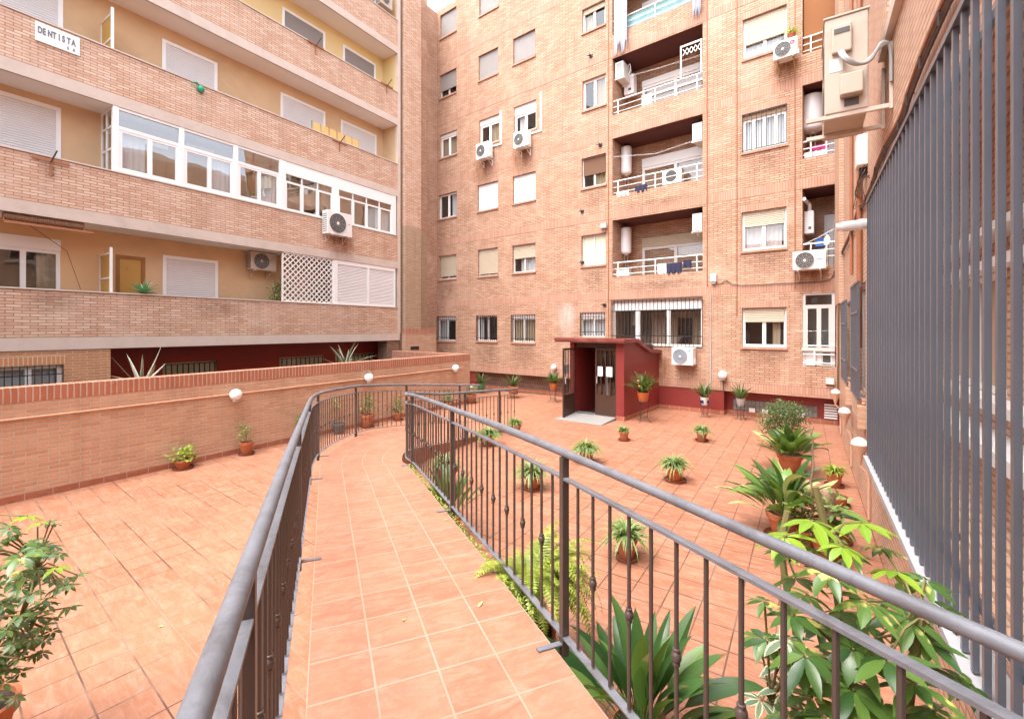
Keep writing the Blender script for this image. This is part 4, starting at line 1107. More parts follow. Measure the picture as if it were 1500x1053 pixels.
mb_ = thing('meter_box', 'narrow cream meter box on the side block brickwork', 'box', RB.w(RB.hit(1270, 222)[0], 0, RB.hit(1270, 245)[1]), R(-90))
MB().box(-.16, .16, -.13, 0, 0, .44).build('casing', M['ac'], mb_, bevel=.015)
MB().box(-.12, .02, -.09, -.01, -.12, -.001).build('terminal', M['iron'], mb_)
# the aged air conditioner on its brackets
au = thing('air_conditioner', 'large aged beige air conditioner on brackets high above the grille', 'air conditioner', (.75, 0, 0), R(-90))
a0, a1, y0, y1, z0, z1 = -6.82, -5.99, -.575, -.20, 4.90, 5.92
MB().box(a0, a1, y0, y1, z0, z1).build('casing', M['ac_beige'], au, bevel=.012)
MB().box(a0-.01, a1+.012, y0-.012, y1+.012, z1+.001, z1+.022).build('lid', M['ac_beige'], au, bevel=.004)
MB().box(a1+.001, a1+.045, y0+.06, y1-.14, z0+.62, z0+.92).build('service_cover', M['ac_beige'], au, bevel=.014)
MB().box(a1+.001, a1+.10, y0+.13, y1-.05, z0+.14, z0+.36).build('service_cover', M['ac_beige'], au, bevel=.014)
MB().box(a1+.046, a1+.052, y0+.08, y1-.16, z0+.82, z0+.87).build('grip_recess', M['ac_dark'], au)
MB().box(a1+.001, a1+.006, y0+.17, y1-.08, z0+.05, z0+.13).build('grip_recess', M['ac_dark'], au)
MB().box(a1+.001, a1+.004, y0+.04, y0+.16, z0+.44, z0+.58).build('rating_plate', M['ac'], au)
MB().disc((a0+.42, y0-.004, z0+.27), .2).disc((a0+.42, y0-.004, z0+.74), .2).build('fan_grille', M['ac_dark'], au)
b = MB()
for dy, m in ((0,0),(.02,0),(.035,0)):
    b.tube(catmull([(a1+.05,y0+.12+dy,z0+.62),(a1+.12,y0+.16+dy,z0+.50),(a1+.10,y0+.26+dy,z0+.42),(a1+.07,y1-.02+dy,z0+.45),(a1+.06,-.10,z0+.56+dy),(a1+.03,-.03,z0+.54),(a1+.02,-.02,z0+.2)], 6), .013 if not dy else .016, 8)
b.build('cable', M['ac_wire'], au)
for uu in (a1-.03, a1-.60):
    k = MB().box(uu-.02, uu+.02, -.74, -.03, z0-.045, z0-.001).box(uu-.022, uu+.022, -.03, .0, z0-.06, z0+.62).build('bracket', M['bracket'], au, bevel=.004)
# lamps along the side block
def side_lamp(px, py, label, L=.9):
    u, z = RB.hit(px, py, -.10)
    t = thing('wall_lamp', label, 'lamp', RB.w(u, 0, 0), R(-90), 'globe lamps around the courtyard walls')
    z = 1.02
    MB().sphere((0,-.13,z), .098, 20, 14).build('globe', M['globe'], t)
    MB().lathe([(.012,-.30),(.03,-.22),(.07,-.09),(.102,-.01),(.104,.004)], 20, (0,-.13,z)).build('lamp_holder', M['pipe_clay'], t)
    MB().tube([(0,-.13,z-.29),(0,-.06,z-.36),(0,-.03,z-.46),(0,-.028,.02)], .016, 8).build('conduit', M['pipe_clay'], t)
side_lamp(1263, 672, 'globe lamp on a clay coloured cone beside the near lower corner of the grille')
side_lamp(1240, 606, 'globe lamp on a clay coloured cone, middle one of three low on the side block')
side_lamp(1226, 574, 'globe lamp on a clay coloured cone in the corner next to the end block')
# ------------------------------------------------------------------ air conditioners
def ac_unit(fr, x0, x1, yt, yb, yf, dep, label, body='ac', bracket='white_metal', brk=True, fan_x=.40, logo=None, face=None, fr_=None, group='outdoor air conditioner units on the blocks', wh=None):
    u0, u1, z0, z1 = fr.rect(x0, x1, yt, yb, yf)
    if wh: u1 = u0+wh[0]; z1 = z0+wh[1]
    w, h = u1-u0, z1-z0
    t = thing('air_conditioner', label, 'air conditioner', fr.w(u0, yf, z0), fr.ang, group)
    MB().box(0, w, 0, dep, 0, h).build('casing', M[body], t, bevel=.014)
    r = min(h*.43, w*.33); c = (w*fan_x, -.003, h*.5)
    MB().disc(c, r, n=32).build('fan_opening', M[face or 'ac_dark'], t)
    g = MB()
    for q in (1.0, .78, .56, .34): g.tube([(c[0]+r*q*cos(2*pi*k/28), -.012, c[2]+r*q*sin(2*pi*k/28)) for k in range(28)], .0045 if q < 1 else .010, 5, closed=True)
    for k in range(10):
        a = 2*pi*k/10; g.tube([(c[0]+r*.16*cos(a), -.012, c[2]+r*.16*sin(a)), (c[0]+r*cos(a), -.012, c[2]+r*sin(a))], .004, 5)
    g.build('fan_guard', M['ac_wire'], t)
    MB().disc((c[0], -.018, c[2]), r*.17, n=16).build('fan_hub', M[body], t)
    l = MB()
    for k in range(9): l.box(-.004, .0, dep*.15, dep*.9, h*(.1+.09*k), h*(.1+.09*k)+h*.03)
    l.build('side_louvre', M['ac_dark'], t)
    MB().box(w-.004-.0, w+.028, dep*.3, dep*.75, h*.10, h*.34).build('service_cover', M[body], t)
    if brk:
        for uu in (w*.16, w*.82):
            k = MB().box(uu-.016, uu+.016, -.02, -yf-.001 if yf < 0 else dep+.03, -.035, -.002).box(uu-.014, uu+.014, -yf-.03 if yf < 0 else dep, -yf-.001 if yf < 0 else dep+.03, -.26, -.036)
            k.tube([(uu, .08, -.03), (uu, -yf-.02 if yf < 0 else dep, -.25)], .011, 6); k.build('bracket', M[bracket], t)
    if logo == 'LG':
        MB().disc((w*.80, -.004, h*.72), h*.12, n=24).build('round_mark', M['red_logo'], t)
        b = MB().add(text_mb('L', h*.15), Matrix.Translation((w*.755, -.006, h*.67))); b.box(w*.80, w*.845, -.0068, -.0058, h*.71, h*.725)
        b.build('mark_lines', M['white_plastic'], t)
        MB().add(text_mb('LG', h*.20), Matrix.Translation((w*.72, -.006, h*.36))).build('lettering', M['lamp_grey'], t)
    if logo == 'red':
        b = MB()
        for k in range(7): b.box(w*(.72+.027*k), w*(.72+.027*k+.017), -.005, -.002, h*.50, h*(.54+.02*(k % 2)))
        b.build('lettering', M['red_logo'], t)
    if logo == 'blue': MB().box(w*.80, w*.86, -.005, -.002, h*.78, h*.88).build('lettering', M['blue_logo'], t)
    if logo == 'grey': MB().box(w*.80, w*.92, -.005, -.002, h*.52, h*.56).build('lettering', M['lamp_grey'], t)
    return t, w, h
ac_unit(FAC, 697, 715, 209, 232, -.42, .30, 'white air conditioner with white trunking under the middle third floor window')
ac_unit(FAC, 752, 771.5, 192, 215.5, -.42, .30, 'white air conditioner under the third floor window with the taller blind box')
lgt, w, h = ac_unit(FAC, 1132.5, 1168, 58, 84, -.42, .30, 'white air conditioner with a red round mark and the letters LG', bracket='rust_bracket', logo='LG')
ac_unit(FAC, 1161, 1210, 367.5, 394.5, -.40, .32, 'white air conditioner with red lettering below the narrow corner loggia', bracket='bracket', logo='red', fan_x=.37)
ac_unit(FAC, 983.7, 1015.3, 509, 535, -.38, .32, 'air conditioner with a stained blue fan cover under the barred wide window', brk=False, logo='blue', face='ac_face')
ac_unit(LB, 480, 516, 311, 345, -.34, .30, 'white air conditioner hung on the parapet under the glazed gallery', bracket='bracket', logo='grey')
ac_unit(LB, 368, 405, 370, 396, .50, .30, 'beige air conditioner on the balcony wall beside the lattice screen', body='ac_beige', bracket='bracket')
ac_unit(LB, 558, 575, -12, 10, .05, .30, 'air conditioner standing on the topmost balcony beside the corner', body='ac_beige', brk=False)
# units at the sides of the loggias, seen from the end
def side_ac(i, left, zt, label, drop=.55, dep=.5):
    u = uL0+.05 if left else uL1-.05-.30
    z1 = logg[i][1]-zt
    t = thing('air_conditioner', label, 'air conditioner', FAC.w(u, .12, z1-drop), F_ANG, 'air conditioners inside the loggias')
    MB().box(0, .30, 0, .75, 0, drop).build('casing', M['ac' if not left else 'ac'], t, bevel=.012)
    MB().box(.04, .26, -.004, -.0005, .05, drop-.05).build('end_panel', M['ac_wire' if left else 'ac'], t)
    for yy in (.02, .60): MB().box(-.03, .33, yy, yy+.04, -.035, -.002).build('bracket', M['white_metal'], t)
    b = MB(); xx = .30 if left else .12
    b.tube(catmull([(xx,.3,drop*.7),(xx+.12,.28,drop*.9),(xx+.16,.25,drop*.5),(xx+.1,.22,drop*.2)], 5), .012, 6); b.build('pipe', M['white_plastic'], t)
side_ac(0, False, .16, 'small air conditioner under the ceiling of the lowest open loggia'); side_ac(1, False, .18, 'small air conditioner under the ceiling of the second loggia, tan side'); side_ac(2, True, .12, 'air conditioner in the upper loggia above a white boiler')
# water heaters and boilers
def heater(px, yt, yb, label, fr_y=.75, r=.19):
    u, z1 = FAC.hit(px, yt, fr_y); z0 = FAC.hit(px, yb, fr_y)[1]; h = z1-z0
    t = thing('water_heater', label, 'water heater', FAC.w(u, fr_y, z0), F_ANG, 'white water heaters in the loggias')
    MB().lathe([(r*.35,-.03),(r*.75,-.02),(r*.97,.03),(r,.07),(r,h-.06),(r*.96,h-.02),(r*.8,h)], 28).build('tank', M['enamel'], t)
    MB().lathe([(.05,-.07),(.05,-.025)], 12).build('thermostat_cap', M['white_plastic'], t)
    MB().tube([(.06,0,-.05),(.06,.02,-.2),(.05,.05,-.5)], .012, 6).tube([(-.06,0,-.05),(-.06,.02,-.2),(-.03,.05,-.5)], .012, 6).build('pipe', M['ac_wire'], t)
heater(917, 334, 371, 'white cylinder water heater in the lowest open loggia'); heater(917.5, 216, 255, 'white cylinder water heater in the second loggia')
heater(1190.5, 141, 192, 'wide white water heater in the narrow loggia behind the aged air conditioner', .6, .27)
def boiler(px0, px1, yt, yb, fy, label):
    u0, u1, z0, z1 = FAC.rect(px0, px1, yt, yb, fy)
    t = thing('boiler', label, 'boiler', FAC.w(u0, fy, z0), F_ANG, 'wall boilers in the loggias')
    MB().box(0, u1-u0, 0, .3, 0, z1-z0).build('casing', M['enamel'], t, bevel=.012)
    MB().box((u1-u0)*.45, (u1-u0)*.75, -.004, -.0005, (z1-z0)*.18, (z1-z0)*.30).build('display', M['ac_dark'], t)
    MB().tube(catmull([((u1-u0)*.5,.15,z1-z0),((u1-u0)*.5,.15,z1-z0+.18),((u1-u0)*.3,.1,z1-z0+.26),((u1-u0)*.1,-.3,z1-z0+.28)], 5), .05, 10).build('flue', M['white_plastic'], t)
boiler(914, 928, 110, 138, .7, 'white wall boiler under the air conditioner in the upper loggia'); boiler(1178, 1192, 309, 342, .35, 'white wall boiler with a flue in the narrow loggia over the red lettered unit')
# ------------------------------------------------------------------ globe lamps on the garden wall and the end block
def globe(fr, px, py, label, r=.115, yo=-.13, stem=False):
    u, z = fr.hit(px, py, yo)
    t = thing('wall_lamp', label, 'lamp', fr.w(u, 0, z), fr.ang, 'globe lamps around the courtyard walls')
    MB().sphere((0, yo, 0), r, 22, 16).build('globe', M['globe'], t)
    MB().lathe([(r*.55,-.025),(r*.6,.0),(r*.45,.02)], 16, (0, yo, -r*.98)).tube([(0, yo, -r*.95), (0, yo*.5, -r*.9), (0, -.005, -r*.6)], .018, 8).box(-.045, .045, -.03, -.0005, -r*.9, -r*.3).build('lamp_base', M['lamp_grey'], t)
    if stem: MB().tube([(0, -.02, -r), (0, -.02, -.55)], .012, 6).build('conduit', M['cable'], t)
globe(GW, 345.5, 578, 'globe lamp nearest the young umbrella plant end of the low garden wall'); globe(GW, 540.5, 553, 'globe lamp on the garden wall above the bend of the ramp railing'); globe(GW, 667.5, 539, 'globe lamp near the far end of the garden wall')
globe(FAC, 811, 538, 'globe lamp on the end block behind the swung out porch door', .11); globe(FAC, 1058.5, 549.5, 'globe lamp with a dark lower half above the red base pillar', .125, stem=True)
globe(FAC, 691.5, 566, 'globe lamp low in the corner behind the garden wall end', .10, -.3)
j = thing('junction_box', 'grey junction box in the corner above the three cone lamps', 'box', FAC.w(FAC.hit(1216, 557)[0], 0, FAC.hit(1216, 563)[1]), F_ANG)
MB().box(-.10, .10, -.08, 0, 0, .17).build('casing', M['lamp_grey'], j, bevel=.01)
MB().box(-.08, .08, -.086, -.0805, .02, .15).build('lid', M['ac'], j)
j = thing('junction_box', 'white junction box on the end block between loggia and wide window', 'box', FAC.w(FAC.hit(1046, 412)[0], 0, FAC.hit(1046, 413)[1]), F_ANG)
MB().box(-.085, .085, -.12, 0, 0, .24).build('casing', M['ac'], j, bevel=.012)
MB().box(-.06, .06, -.09, -.02, -.06, -.001).build('cable_gland', M['bracket'], j)
c = thing('conduit', 'grey conduit dropping from the white junction box to the red base', 'pipe', FAC.w(FAC.hit(1041, 600)[0], 0, 0), F_ANG)
MB().tube([(0,-.02,.76),(0.0,-.02,2.1),(.0,-.02,3.7)], .014, 8).tube([(0,-.022,.76),(0,-.022,2.2)], .022, 8).build('pipe', M['lamp_grey'], c)
c = thing('cable', 'thin dark cable sagging across the end block from box to corner', 'cable', FAC.O, F_ANG)
pts = [FAC.hit(*q) for q in ((1048,414),(1056,416),(1064,411),(1075,417),(1105,417.5),(1140,415.5),(1180,414),(1212,411),(1220,404),(1224,394))]
MB().tube(catmull([(u,-.03,z) for u, z in pts], 6), .011, 6).build('cable_run', M['cable'], c)
# white trunking around two windows
for name, q in (('white trunking bent round the second window of the third floor', ((734,163),(734,211),(719,216))), ('white trunking bent round the third window of the third floor', ((793,135),(793,191.5),(775,198)))):
    t = thing('cable_trunking', name, 'trunking', FAC.O, F_ANG, 'white trunking on the end block')
    P = [FAC.hit(*p) for p in q]
    MB().box(P[0][0]-.035, P[0][0]+.035, -.04, -.0005, P[1][1]-.035, P[0][1]).build('upright', M['white_pvc'], t)
    MB().box(P[2][0], P[1][0]-.036, -.04, -.0005, P[1][1]-.035, P[1][1]+.035).build('crosspiece', M['white_pvc'], t)
# small dark fixtures
for px, py, lab in ((866,83,'fourth floor'),(880,213,'third floor'),(853.5,310,'first and second floor'),(854,385,'first floor'),(886,447,'ground floor')):
    u, z = FAC.hit(px, py)
    t = thing('wall_hook', 'small dark wall fixture beside the narrow window column at the %s' % lab, 'fixture', FAC.w(u, 0, z), F_ANG, 'small dark fixtures on the end block')
    b = MB().box(-.06, .06, -.03, -.0005, -.05, .05).tube([(0,-.03,0),(0,-.16,.03),(.02,-.18,-.05)], .018, 8)
    b.tube([(-.03,-.03,.02),(-.10,-.14,.0)], .012, 6); b.build('hook', M['iron'], t)
u, z = FAC.hit(886, 332); t = thing('floodlight', 'small grey floodlight beside the frosted window', 'lamp', FAC.w(u, 0, z), F_ANG)
MB().box(-.12, .12, -.14, -.04, -.08, .1).build('casing', M['lamp_grey'], t, bevel=.01); MB().box(-.02, .02, -.04, -.0005, -.2, .02).build('arm', M['lamp_grey'], t)
# ------------------------------------------------------------------ things in and on the loggias
def cloth(fr, x0, x1, yt, yb, y, mat, label, cat='laundry', name='laundry', group='washing hung in the loggias', amp=.025, wl=.16):
    u0, u1, z0, z1 = fr.rect(x0, x1, yt, yb, y)
    b = MB(); n = 26; rows = []
    ph = random.random()*6
    for k, t_ in enumerate((0, .3, .7, 1)):
        rows.append([(u0+(u1-u0)*i/n, y+amp*t_*sin(2*pi*(u1-u0)*i/n/wl+ph)-.0*t_, z1-(z1-z0)*t_*(1+.08*sin(i*1.3+ph)*(t_ == 1))) for i in range(n+1)])
    b.grid(rows)
    rows2 = [[(p[0], p[1]+.006, p[2]) for p in r] for r in rows]; b.grid([list(reversed(r)) for r in rows2])
    o = b.build(name, M[mat], None); o.location = fr.O; o.rotation_euler.z = fr.ang
    return tag(o, label, cat, group)
cloth(FAC, 899, 918.5, -60, 69, -.14, 'cloth_grey', 'long grey curtain hanging outside the top loggia beside the pipes', 'curtain', 'outdoor_curtain', 'grey curtains of the top loggia', .05, .14)
cloth(FAC, 1013.5, 1027, -75, 18, -.14, 'cloth_grey', 'short grey bundled curtain hanging outside the top loggia', 'curtain', 'outdoor_curtain', 'grey curtains of the top loggia', .05, .11)
u0_, u1_, z0_, z1_ = FAC.rect(919, 1013, 2, 30, .02)
z0_ = logg[3][0]
s = MB().box(uL0+.45, uL1-.2, .10, .108, z0_+.02, z0_+.49).build('balcony_screen', M['teal_screen']); s.location = FAC.O; s.rotation_euler.z = F_ANG
tag(s, 'teal cloth screen tied behind the top loggia rail', 'screen')
cloth(FAC, 963, 985, 386, 401, .0, 'fabric_white', 'white washing over the lowest loggia rail'); cloth(FAC, 976, 999, 385, 400, -.02, 'fabric_navy', 'dark washing over the lowest loggia rail'); cloth(FAC, 1001, 1013, 381, 392, .0, 'fabric_navy', 'small dark garment on the lowest loggia rail by the grey column')
cloth(FAC, 903, 921, 280, 288, .0, 'fabric_white', 'white washing over the second loggia rail'); cloth(FAC, 930, 948, 271, 281, -.01, 'fabric_navy', 'dark washing over the second loggia rail')
cloth(FAC, 940, 955, 138, 156, .10, 'fabric_white', 'white cloth hanging by the upper loggia door')
cloth(FAC, 1187, 1214, 212.5, 219, .10, 'fabric_pink', 'pink patterned washing in the narrow loggia'); cloth(FAC, 1178, 1212, 221, 232, .12, 'fabric_white', 'white sheet in the narrow loggia under the pink washing')
def prop(name, label, cat, fr, px, py, y, build, group=None):
    u, z = fr.hit(px, py, y); t = thing(name, label, cat, fr.w(u, y, z), fr.ang, group); build(t); return t
prop('planter_box', 'white planter box on the lowest loggia floor by the heater', 'box', FAC, 908, 405, .3, lambda t: (MB().box(-.22,.34,0,.22,0,.24).build('box_body', M['ceramic'], t, bevel=.01), MB().box(-.24,.36,-.015,.235,.242,.27).build('box_rim', M['ceramic'], t)))
prop('detergent_bottle', 'white detergent bottle in the narrow loggia above the red lettered unit', 'bottle', FAC, 1212, 359, .3, lambda t: (MB().lathe([(.075,0),(.08,.02),(.08,.16),(.05,.22),(.025,.25),(.025,.28)], 16).build('bottle_body', M['white_plastic'], t), MB().lathe([(.03,.28),(.03,.33)], 12).build('bottle_cap', M['blue_logo'], t)))
prop('storage_crate', 'blue crate beside the white bottle in the narrow loggia', 'crate', FAC, 1203, 361, .35, lambda t: (MB().box(-.14,.1,0,.2,0,.2).build('crate_body', M['fabric_blue'], t, bevel=.008), MB().box(-.155,.115,-.015,.215,.201,.225).build('crate_rim', M['fabric_blue'], t)))
prop('air_conditioner', 'small boxed fan unit on the second loggia floor behind the rail', 'air conditioner', FAC, 970, 272, .7, lambda t: (MB().box(0,.65,0,.28,0,.5).build('casing', M['ac'], t, bevel=.01), MB().disc((.3,-.004,.26), .19).build('fan_opening', M['ac_dark'], t)))
# folding rack in the upper loggia
u0_, u1_, z0_, z1_ = FAC.rect(996, 1028.5, 62, 118, .0)
t = thing('clothes_rack', 'white metal rack with a zigzag top rising from the upper loggia rail', 'rack', FAC.O, F_ANG)
z0_ = logg[2][0]+.5
b = MB().box(u0_, u0_+.04, .02, .06, z0_, z1_).box(u1_-.05, u1_-.01, .02, .06, z0_, z1_).box(u0_+.04, u1_-.05, .02, .06, z1_-.05, z1_); b.build('frame', M['white_metal'], t)
z = MB(); n = 4
for k in range(n):
    a = u0_+.08+(u1_-u0_-.16)*k/n; w_ = (u1_-u0_-.16)/n
    z.tube([(a,.04,z1_-.12),(a+w_,.04,z1_-.32)], .014, 6).tube([(a,.045,z1_-.32),(a+w_,.045,z1_-.12)], .014, 6)
z.build('zigzag', M['white_metal'], t)
# washing lines
def line(q, y, label, fr=FAC):
    t = thing('washing_line', label, 'washing line', fr.O, fr.ang, 'washing lines across the loggias')
    P = [fr.hit(a, c, y) for a, c in q]
    for dy in (0, .05): MB().tube([(u, y+dy, z) for u, z in P], .0032, 5).build('cord', M['white_plastic'], t)
line(((897,230),(960,225),(1028,202)), .03, 'washing line across the second loggia'); line(((919,112),(960,101),(1028,80)), .05, 'washing line across the upper loggia'); line(((1177,358),(1200,347),(1222,335)), -.05, 'washing line across the narrow loggia above the red lettered unit')
line(((1165,484.5),(1190,485),(1222,484)), -.25, 'washing line in front of the glazed corner bay')
# ------------------------------------------------------------------ things on the long balconies
u0_, z1_ = LB.hit(51.5, 30.5, -.03); z0_ = LB.hit(51.5, 58.5, -.03)[1]; u1_ = LB.hit(117, 60, -.03)[0]
sg = thing('signboard', 'white signboard with grey letters reading DENTISTA', 'sign', LB.w(u0_, -.035, z0_), LB.ang)
W_, H_ = u1_-u0_, z1_-z0_
MB().box(0, W_, 0, .03, 0, H_).build('board', M['white_plastic'], sg, bevel=.006)
b = MB(); x = .04
word = 'DENTISTA'; step = (W_-.10)/len(word)
for k, ch in enumerate(word): b.add(text_mb(ch, H_*.46, bold=.008), Matrix.Translation((.035+step*k+(.018 if ch == 'I' else 0), -.005, H_*.44)) @ Matrix.Diagonal((.52,1,1,1)))
b.build('lettering', M['ink'], sg)
b = MB().add(text_mb('6', H_*.24, bold=.003), Matrix.Translation((W_*.70, -.005, H_*.13)) @ Matrix.Diagonal((.6,1,1,1))).add(text_mb('A', H_*.24, bold=.003), Matrix.Translation((W_*.83, -.005, H_*.13)) @ Matrix.Diagonal((.6,1,1,1))); b.build('small_lettering', M['ink'], sg)
def hanger(px, py, label, rot=1):
    u, z = LB.hit(px, py, 0); t = thing('clothes_bracket', label, 'bracket', LB.w(u, 0, z), LB.ang, 'rusty clothes line brackets on the parapets')
    MB().box(-.30, .30, -.05, -.025, -.04, .01).box(-.015, .015, -.03, -.0005, -.35, -.041).build('bar', M['pipe_brown'], t)
    MB().tube([(0,-.05,-.05),(.02,-.14,.05),(.05*rot,-.26,.17)], .016, 6).build('arm', M['cable'], t)
hanger(74, 235, 'rusty clothes line bracket on the second balcony parapet below the wide shutter'); hanger(462, 66, 'clothes line bracket on the fourth balcony parapet near two shutters'); hanger(566, 125, 'clothes line bracket on the fourth balcony parapet beside the corner'); hanger(497, 208, 'clothes line bracket under the yellow reed screen')
prop('hose_reel', 'green plastic bird shaped peg holder on the third balcony parapet', 'peg holder', LB, 294, 131, -.05, lambda t: (MB().sphere((0,0,0), .09, 14, 10, 1.1).build('holder_body', M['green_hose'], t), MB().tube([(0,0,.05),(-.12,-.05,.12),(-.24,-.05,.06)], .018, 8).build('holder_arm', M['green_hose'], t)))
t = thing('reed_screen', 'row of pale yellow reed panels on the third balcony parapet', 'screen', LB.O, LB.ang)
ua, ub = LB.hit(459, 186, .05)[0], LB.hit(527, 210, .05)[0]
n = 6
for k in range(n):
    a = ua+(ub-ua)*k/n; MB().box(a, a+(ub-ua)/n-.05, .05, .075, ZB[2]+1.345, ZB[2]+1.64).build('reed_panel', M['yellow_panel'], t)
for k in range(n+1): a = ua+(ub-ua)*k/n-.03; MB().tube([(a,.085,ZB[2]+1.345),(a,.085,ZB[2]+1.67)], .014, 6).build('stake', M['cable'], t)
t = thing('rolled_awning', 'rolled brown awning under the first balcony ceiling', 'awning', LB.O, LB.ang)
ua, ub = LB.hit(4, 318, .12)[0], LB.hit(122, 340, .12)[0]
MB().tube([(ua,.12,ZB[1]-.09),(ub,.12,ZB[1]-.09)], .075, 14).build('roll', M['awning'], t)
MB().box(ua, ub+.15, .0, .05, ZB[1]-.24, ZB[1]-.19).tube([(ua,.03,ZB[1]-.2),(ua,.1,ZB[1]-.1)], .012, 6).tube([(ub,.03,ZB[1]-.2),(ub,.1,ZB[1]-.1)], .012, 6).build('front_bar', M['pipe_brown'], t)
b = MB(); P = [LB.hit(36, 325, .4), LB.hit(98, 368, .4), LB.hit(118, 424, .4)]
b.tube([(u, .4, z) for u, z in P], .006, 5).build('pull_cord', M['cable'], t)
# drips and blooms on the brickwork
def stain(fr, root, x0, x1, yt, yb, m='stain_grey', y=-.0065):
    u0, u1, z0, z1 = fr.rect(x0, x1, yt, yb, y)
    MB().face([(u0,y,z0),(u1,y,z0),(u1,y,z1),(u0,y,z1)], uv=[(0,0),(1,0),(1,1),(0,1)]).build('drip_stain', M[m], root)
for q in ((692,722,228,275),(748,782,212,262),(1128,1172,82,135),(1158,1212,392,430)): stain(FAC, fb, *q, m='stain_rust')
for q in ((640,672,503,535),(696,732,505,540),(746,788,506,545),(640,672,414,445),(1084,1156,372,405),(1084,1156,514,548),(1086,1156,226,262),(849,890,395,430),(849,890,280,312),(896,1030,410,432),(896,1030,290,312)): stain(FAC, fb, *q)
stain(FAC, fb, 815, 845, 445, 505, 'stain_lime'); stain(FAC, fb, 955, 985, 520, 570, 'stain_rust')
for q in ((480,520,340,385),): stain(LB, lb, *q, m='stain_rust', y=-.003)
for q in ((66,84,242,268),(30,120,430,462),(270,360,442,470)): stain(LB, lb, *q, y=-.003)
# pot on the unit with the letters
# ------------------------------------------------------------------ leaves
def ribbon(b, base, az, L, prof, elev, droop, seg=7, fold=.25, twist=0.0, power=1.0, mi=0, sway=0.0):
    """a leaf as a three-wide ribbon; prof(t) gives its half width"""
    p = Vector(base); a = az; rows = []; uv = []
    for i in range(seg+1):
        t = i/seg
        e = elev - droop*t**power
        d = Vector((cos(a)*cos(e), sin(a)*cos(e), sin(e)))
        s_ = Vector((-sin(a), cos(a), 0)); n = s_.cross(d)*-1
        tw = twist*t; s2 = s_*cos(tw)+n*sin(tw); n2 = n*cos(tw)-s_*sin(tw)
        w = max(prof(t), .0004)
        up = n2*(w*fold)
        rows.append([p-s2*w+up, p.copy(), p+s2*w+up]); uv.append([(0,t),(.5,t),(1,t)])
        p = p+d*(L/seg); a += sway/seg
    b.grid(rows, uv=uv, mi=mi)
    return p
def leaf_flat(b, base, d, nrm, L, W, curl=.25, mi=0, seg=5, shape=.9):
    """a leaflet from base along d, lying across nrm"""
    d = d.normalized(); s_ = d.cross(nrm).normalized(); n = s_.cross(d).normalized(); rows = []; uv = []; p = Vector(base); e = 0
    for i in range(seg+1):
        t = i/seg; w = W*.5*max(.02, sin(pi*min(1, t**shape*.97+.03)))
        dd = d*cos(e)-n*sin(e)
        rows.append([p-s_*w+n*w*.22, p.copy(), p+s_*w+n*w*.22]); uv.append([(0,t),(.5,t),(1,t)])
        p = p+dd*(L/seg); e += curl/seg
    b.grid(rows, uv=uv, mi=mi)
rnd = random.uniform
def strap_prof(W): return lambda t: W*.5*min(1, .55+t*2.5)*(1-t**3)**.9
def broad_prof(W, pet): return lambda t: W*.5*(.07 if t < pet else max(.07, sin(pi*((t-pet)/(1-pet))**.75)**.8)) if t < .999 else .0004
def spider(b, z, n=70, L=(.20,.36), W=.016, r=.04, up=(35,88), droop=(70,165), mi=0, seg=7):
    n = int(n*1.9); W *= 1.5; L = (L[0]*.9, L[1]*.95)
    for k in range(n):
        az = 2*pi*k/n*2.4+rnd(-.4,.4); q = rnd(0,1); l = rnd(*L)
        ribbon(b, (cos(az)*r*rnd(.2,1), sin(az)*r*rnd(.2,1), z), az, l, strap_prof(W*rnd(.8,1.15)), R(up[1]-(up[1]-up[0])*q), R(rnd(*droop)), seg, .35, mi=mi, power=1.2)
    return b
def aspidistra(b, z, n, L=(.45,.75), W=(.075,.11), r=.08, spread=(18,62), mis=(0,), droop=(10,75), pet=.32):
    for k in range(n):
        az = 2*pi*k/n*3.7+rnd(-.5,.5); q = (k+.5)/n
        el = 90-(spread[0]+(spread[1]-spread[0])*q)+rnd(-8,8)
        ribbon(b, (cos(az)*r*q, sin(az)*r*q, z), az, rnd(*L), broad_prof(rnd(*W), pet), R(el), R(rnd(*droop)), 10, rnd(.15,.4), rnd(-.5,.5), 1.8, mi=random.choice(mis), sway=rnd(-.3,.3))
    return b
def clump(b, centres, n, L, W, mi=(0,), spread=.0):
    for c, rad in centres:
        for k in range(n):
            v = Vector((rnd(-1,1), rnd(-1,1), rnd(-.8,1)));
            if v.length > 1: continue
            p = Vector(c)+v*rad
            d = (v+Vector((rnd(-.6,.6), rnd(-.6,.6), rnd(-.3,.5)))).normalized()
            leaf_flat(b, p, d, Vector((rnd(-.4,.4), rnd(-.4,.4), 1)), rnd(*L), rnd(*W), rnd(0,.8), mi=random.choice(mi), seg=3)
    return b
def umbel(b, base, axis, n, L, W, mi, droop=.35):
    """an umbrella of leaflets"""
    axis = Vector(axis).normalized(); s_ = axis.orthogonal().normalized(); t_ = axis.cross(s_)
    a0 = rnd(0, 6)
    for k in range(n):
        a = a0+2*pi*k/n; o = s_*cos(a)+t_*sin(a); l = L*rnd(.75,1.1)
        d = (o*cos(droop)-axis*sin(droop)*rnd(.2,1.2)).normalized()
        leaf_flat(b, Vector(base)+d*.008, d, axis, l, W*rnd(.8,1.1), rnd(.1,.7), mi=mi)
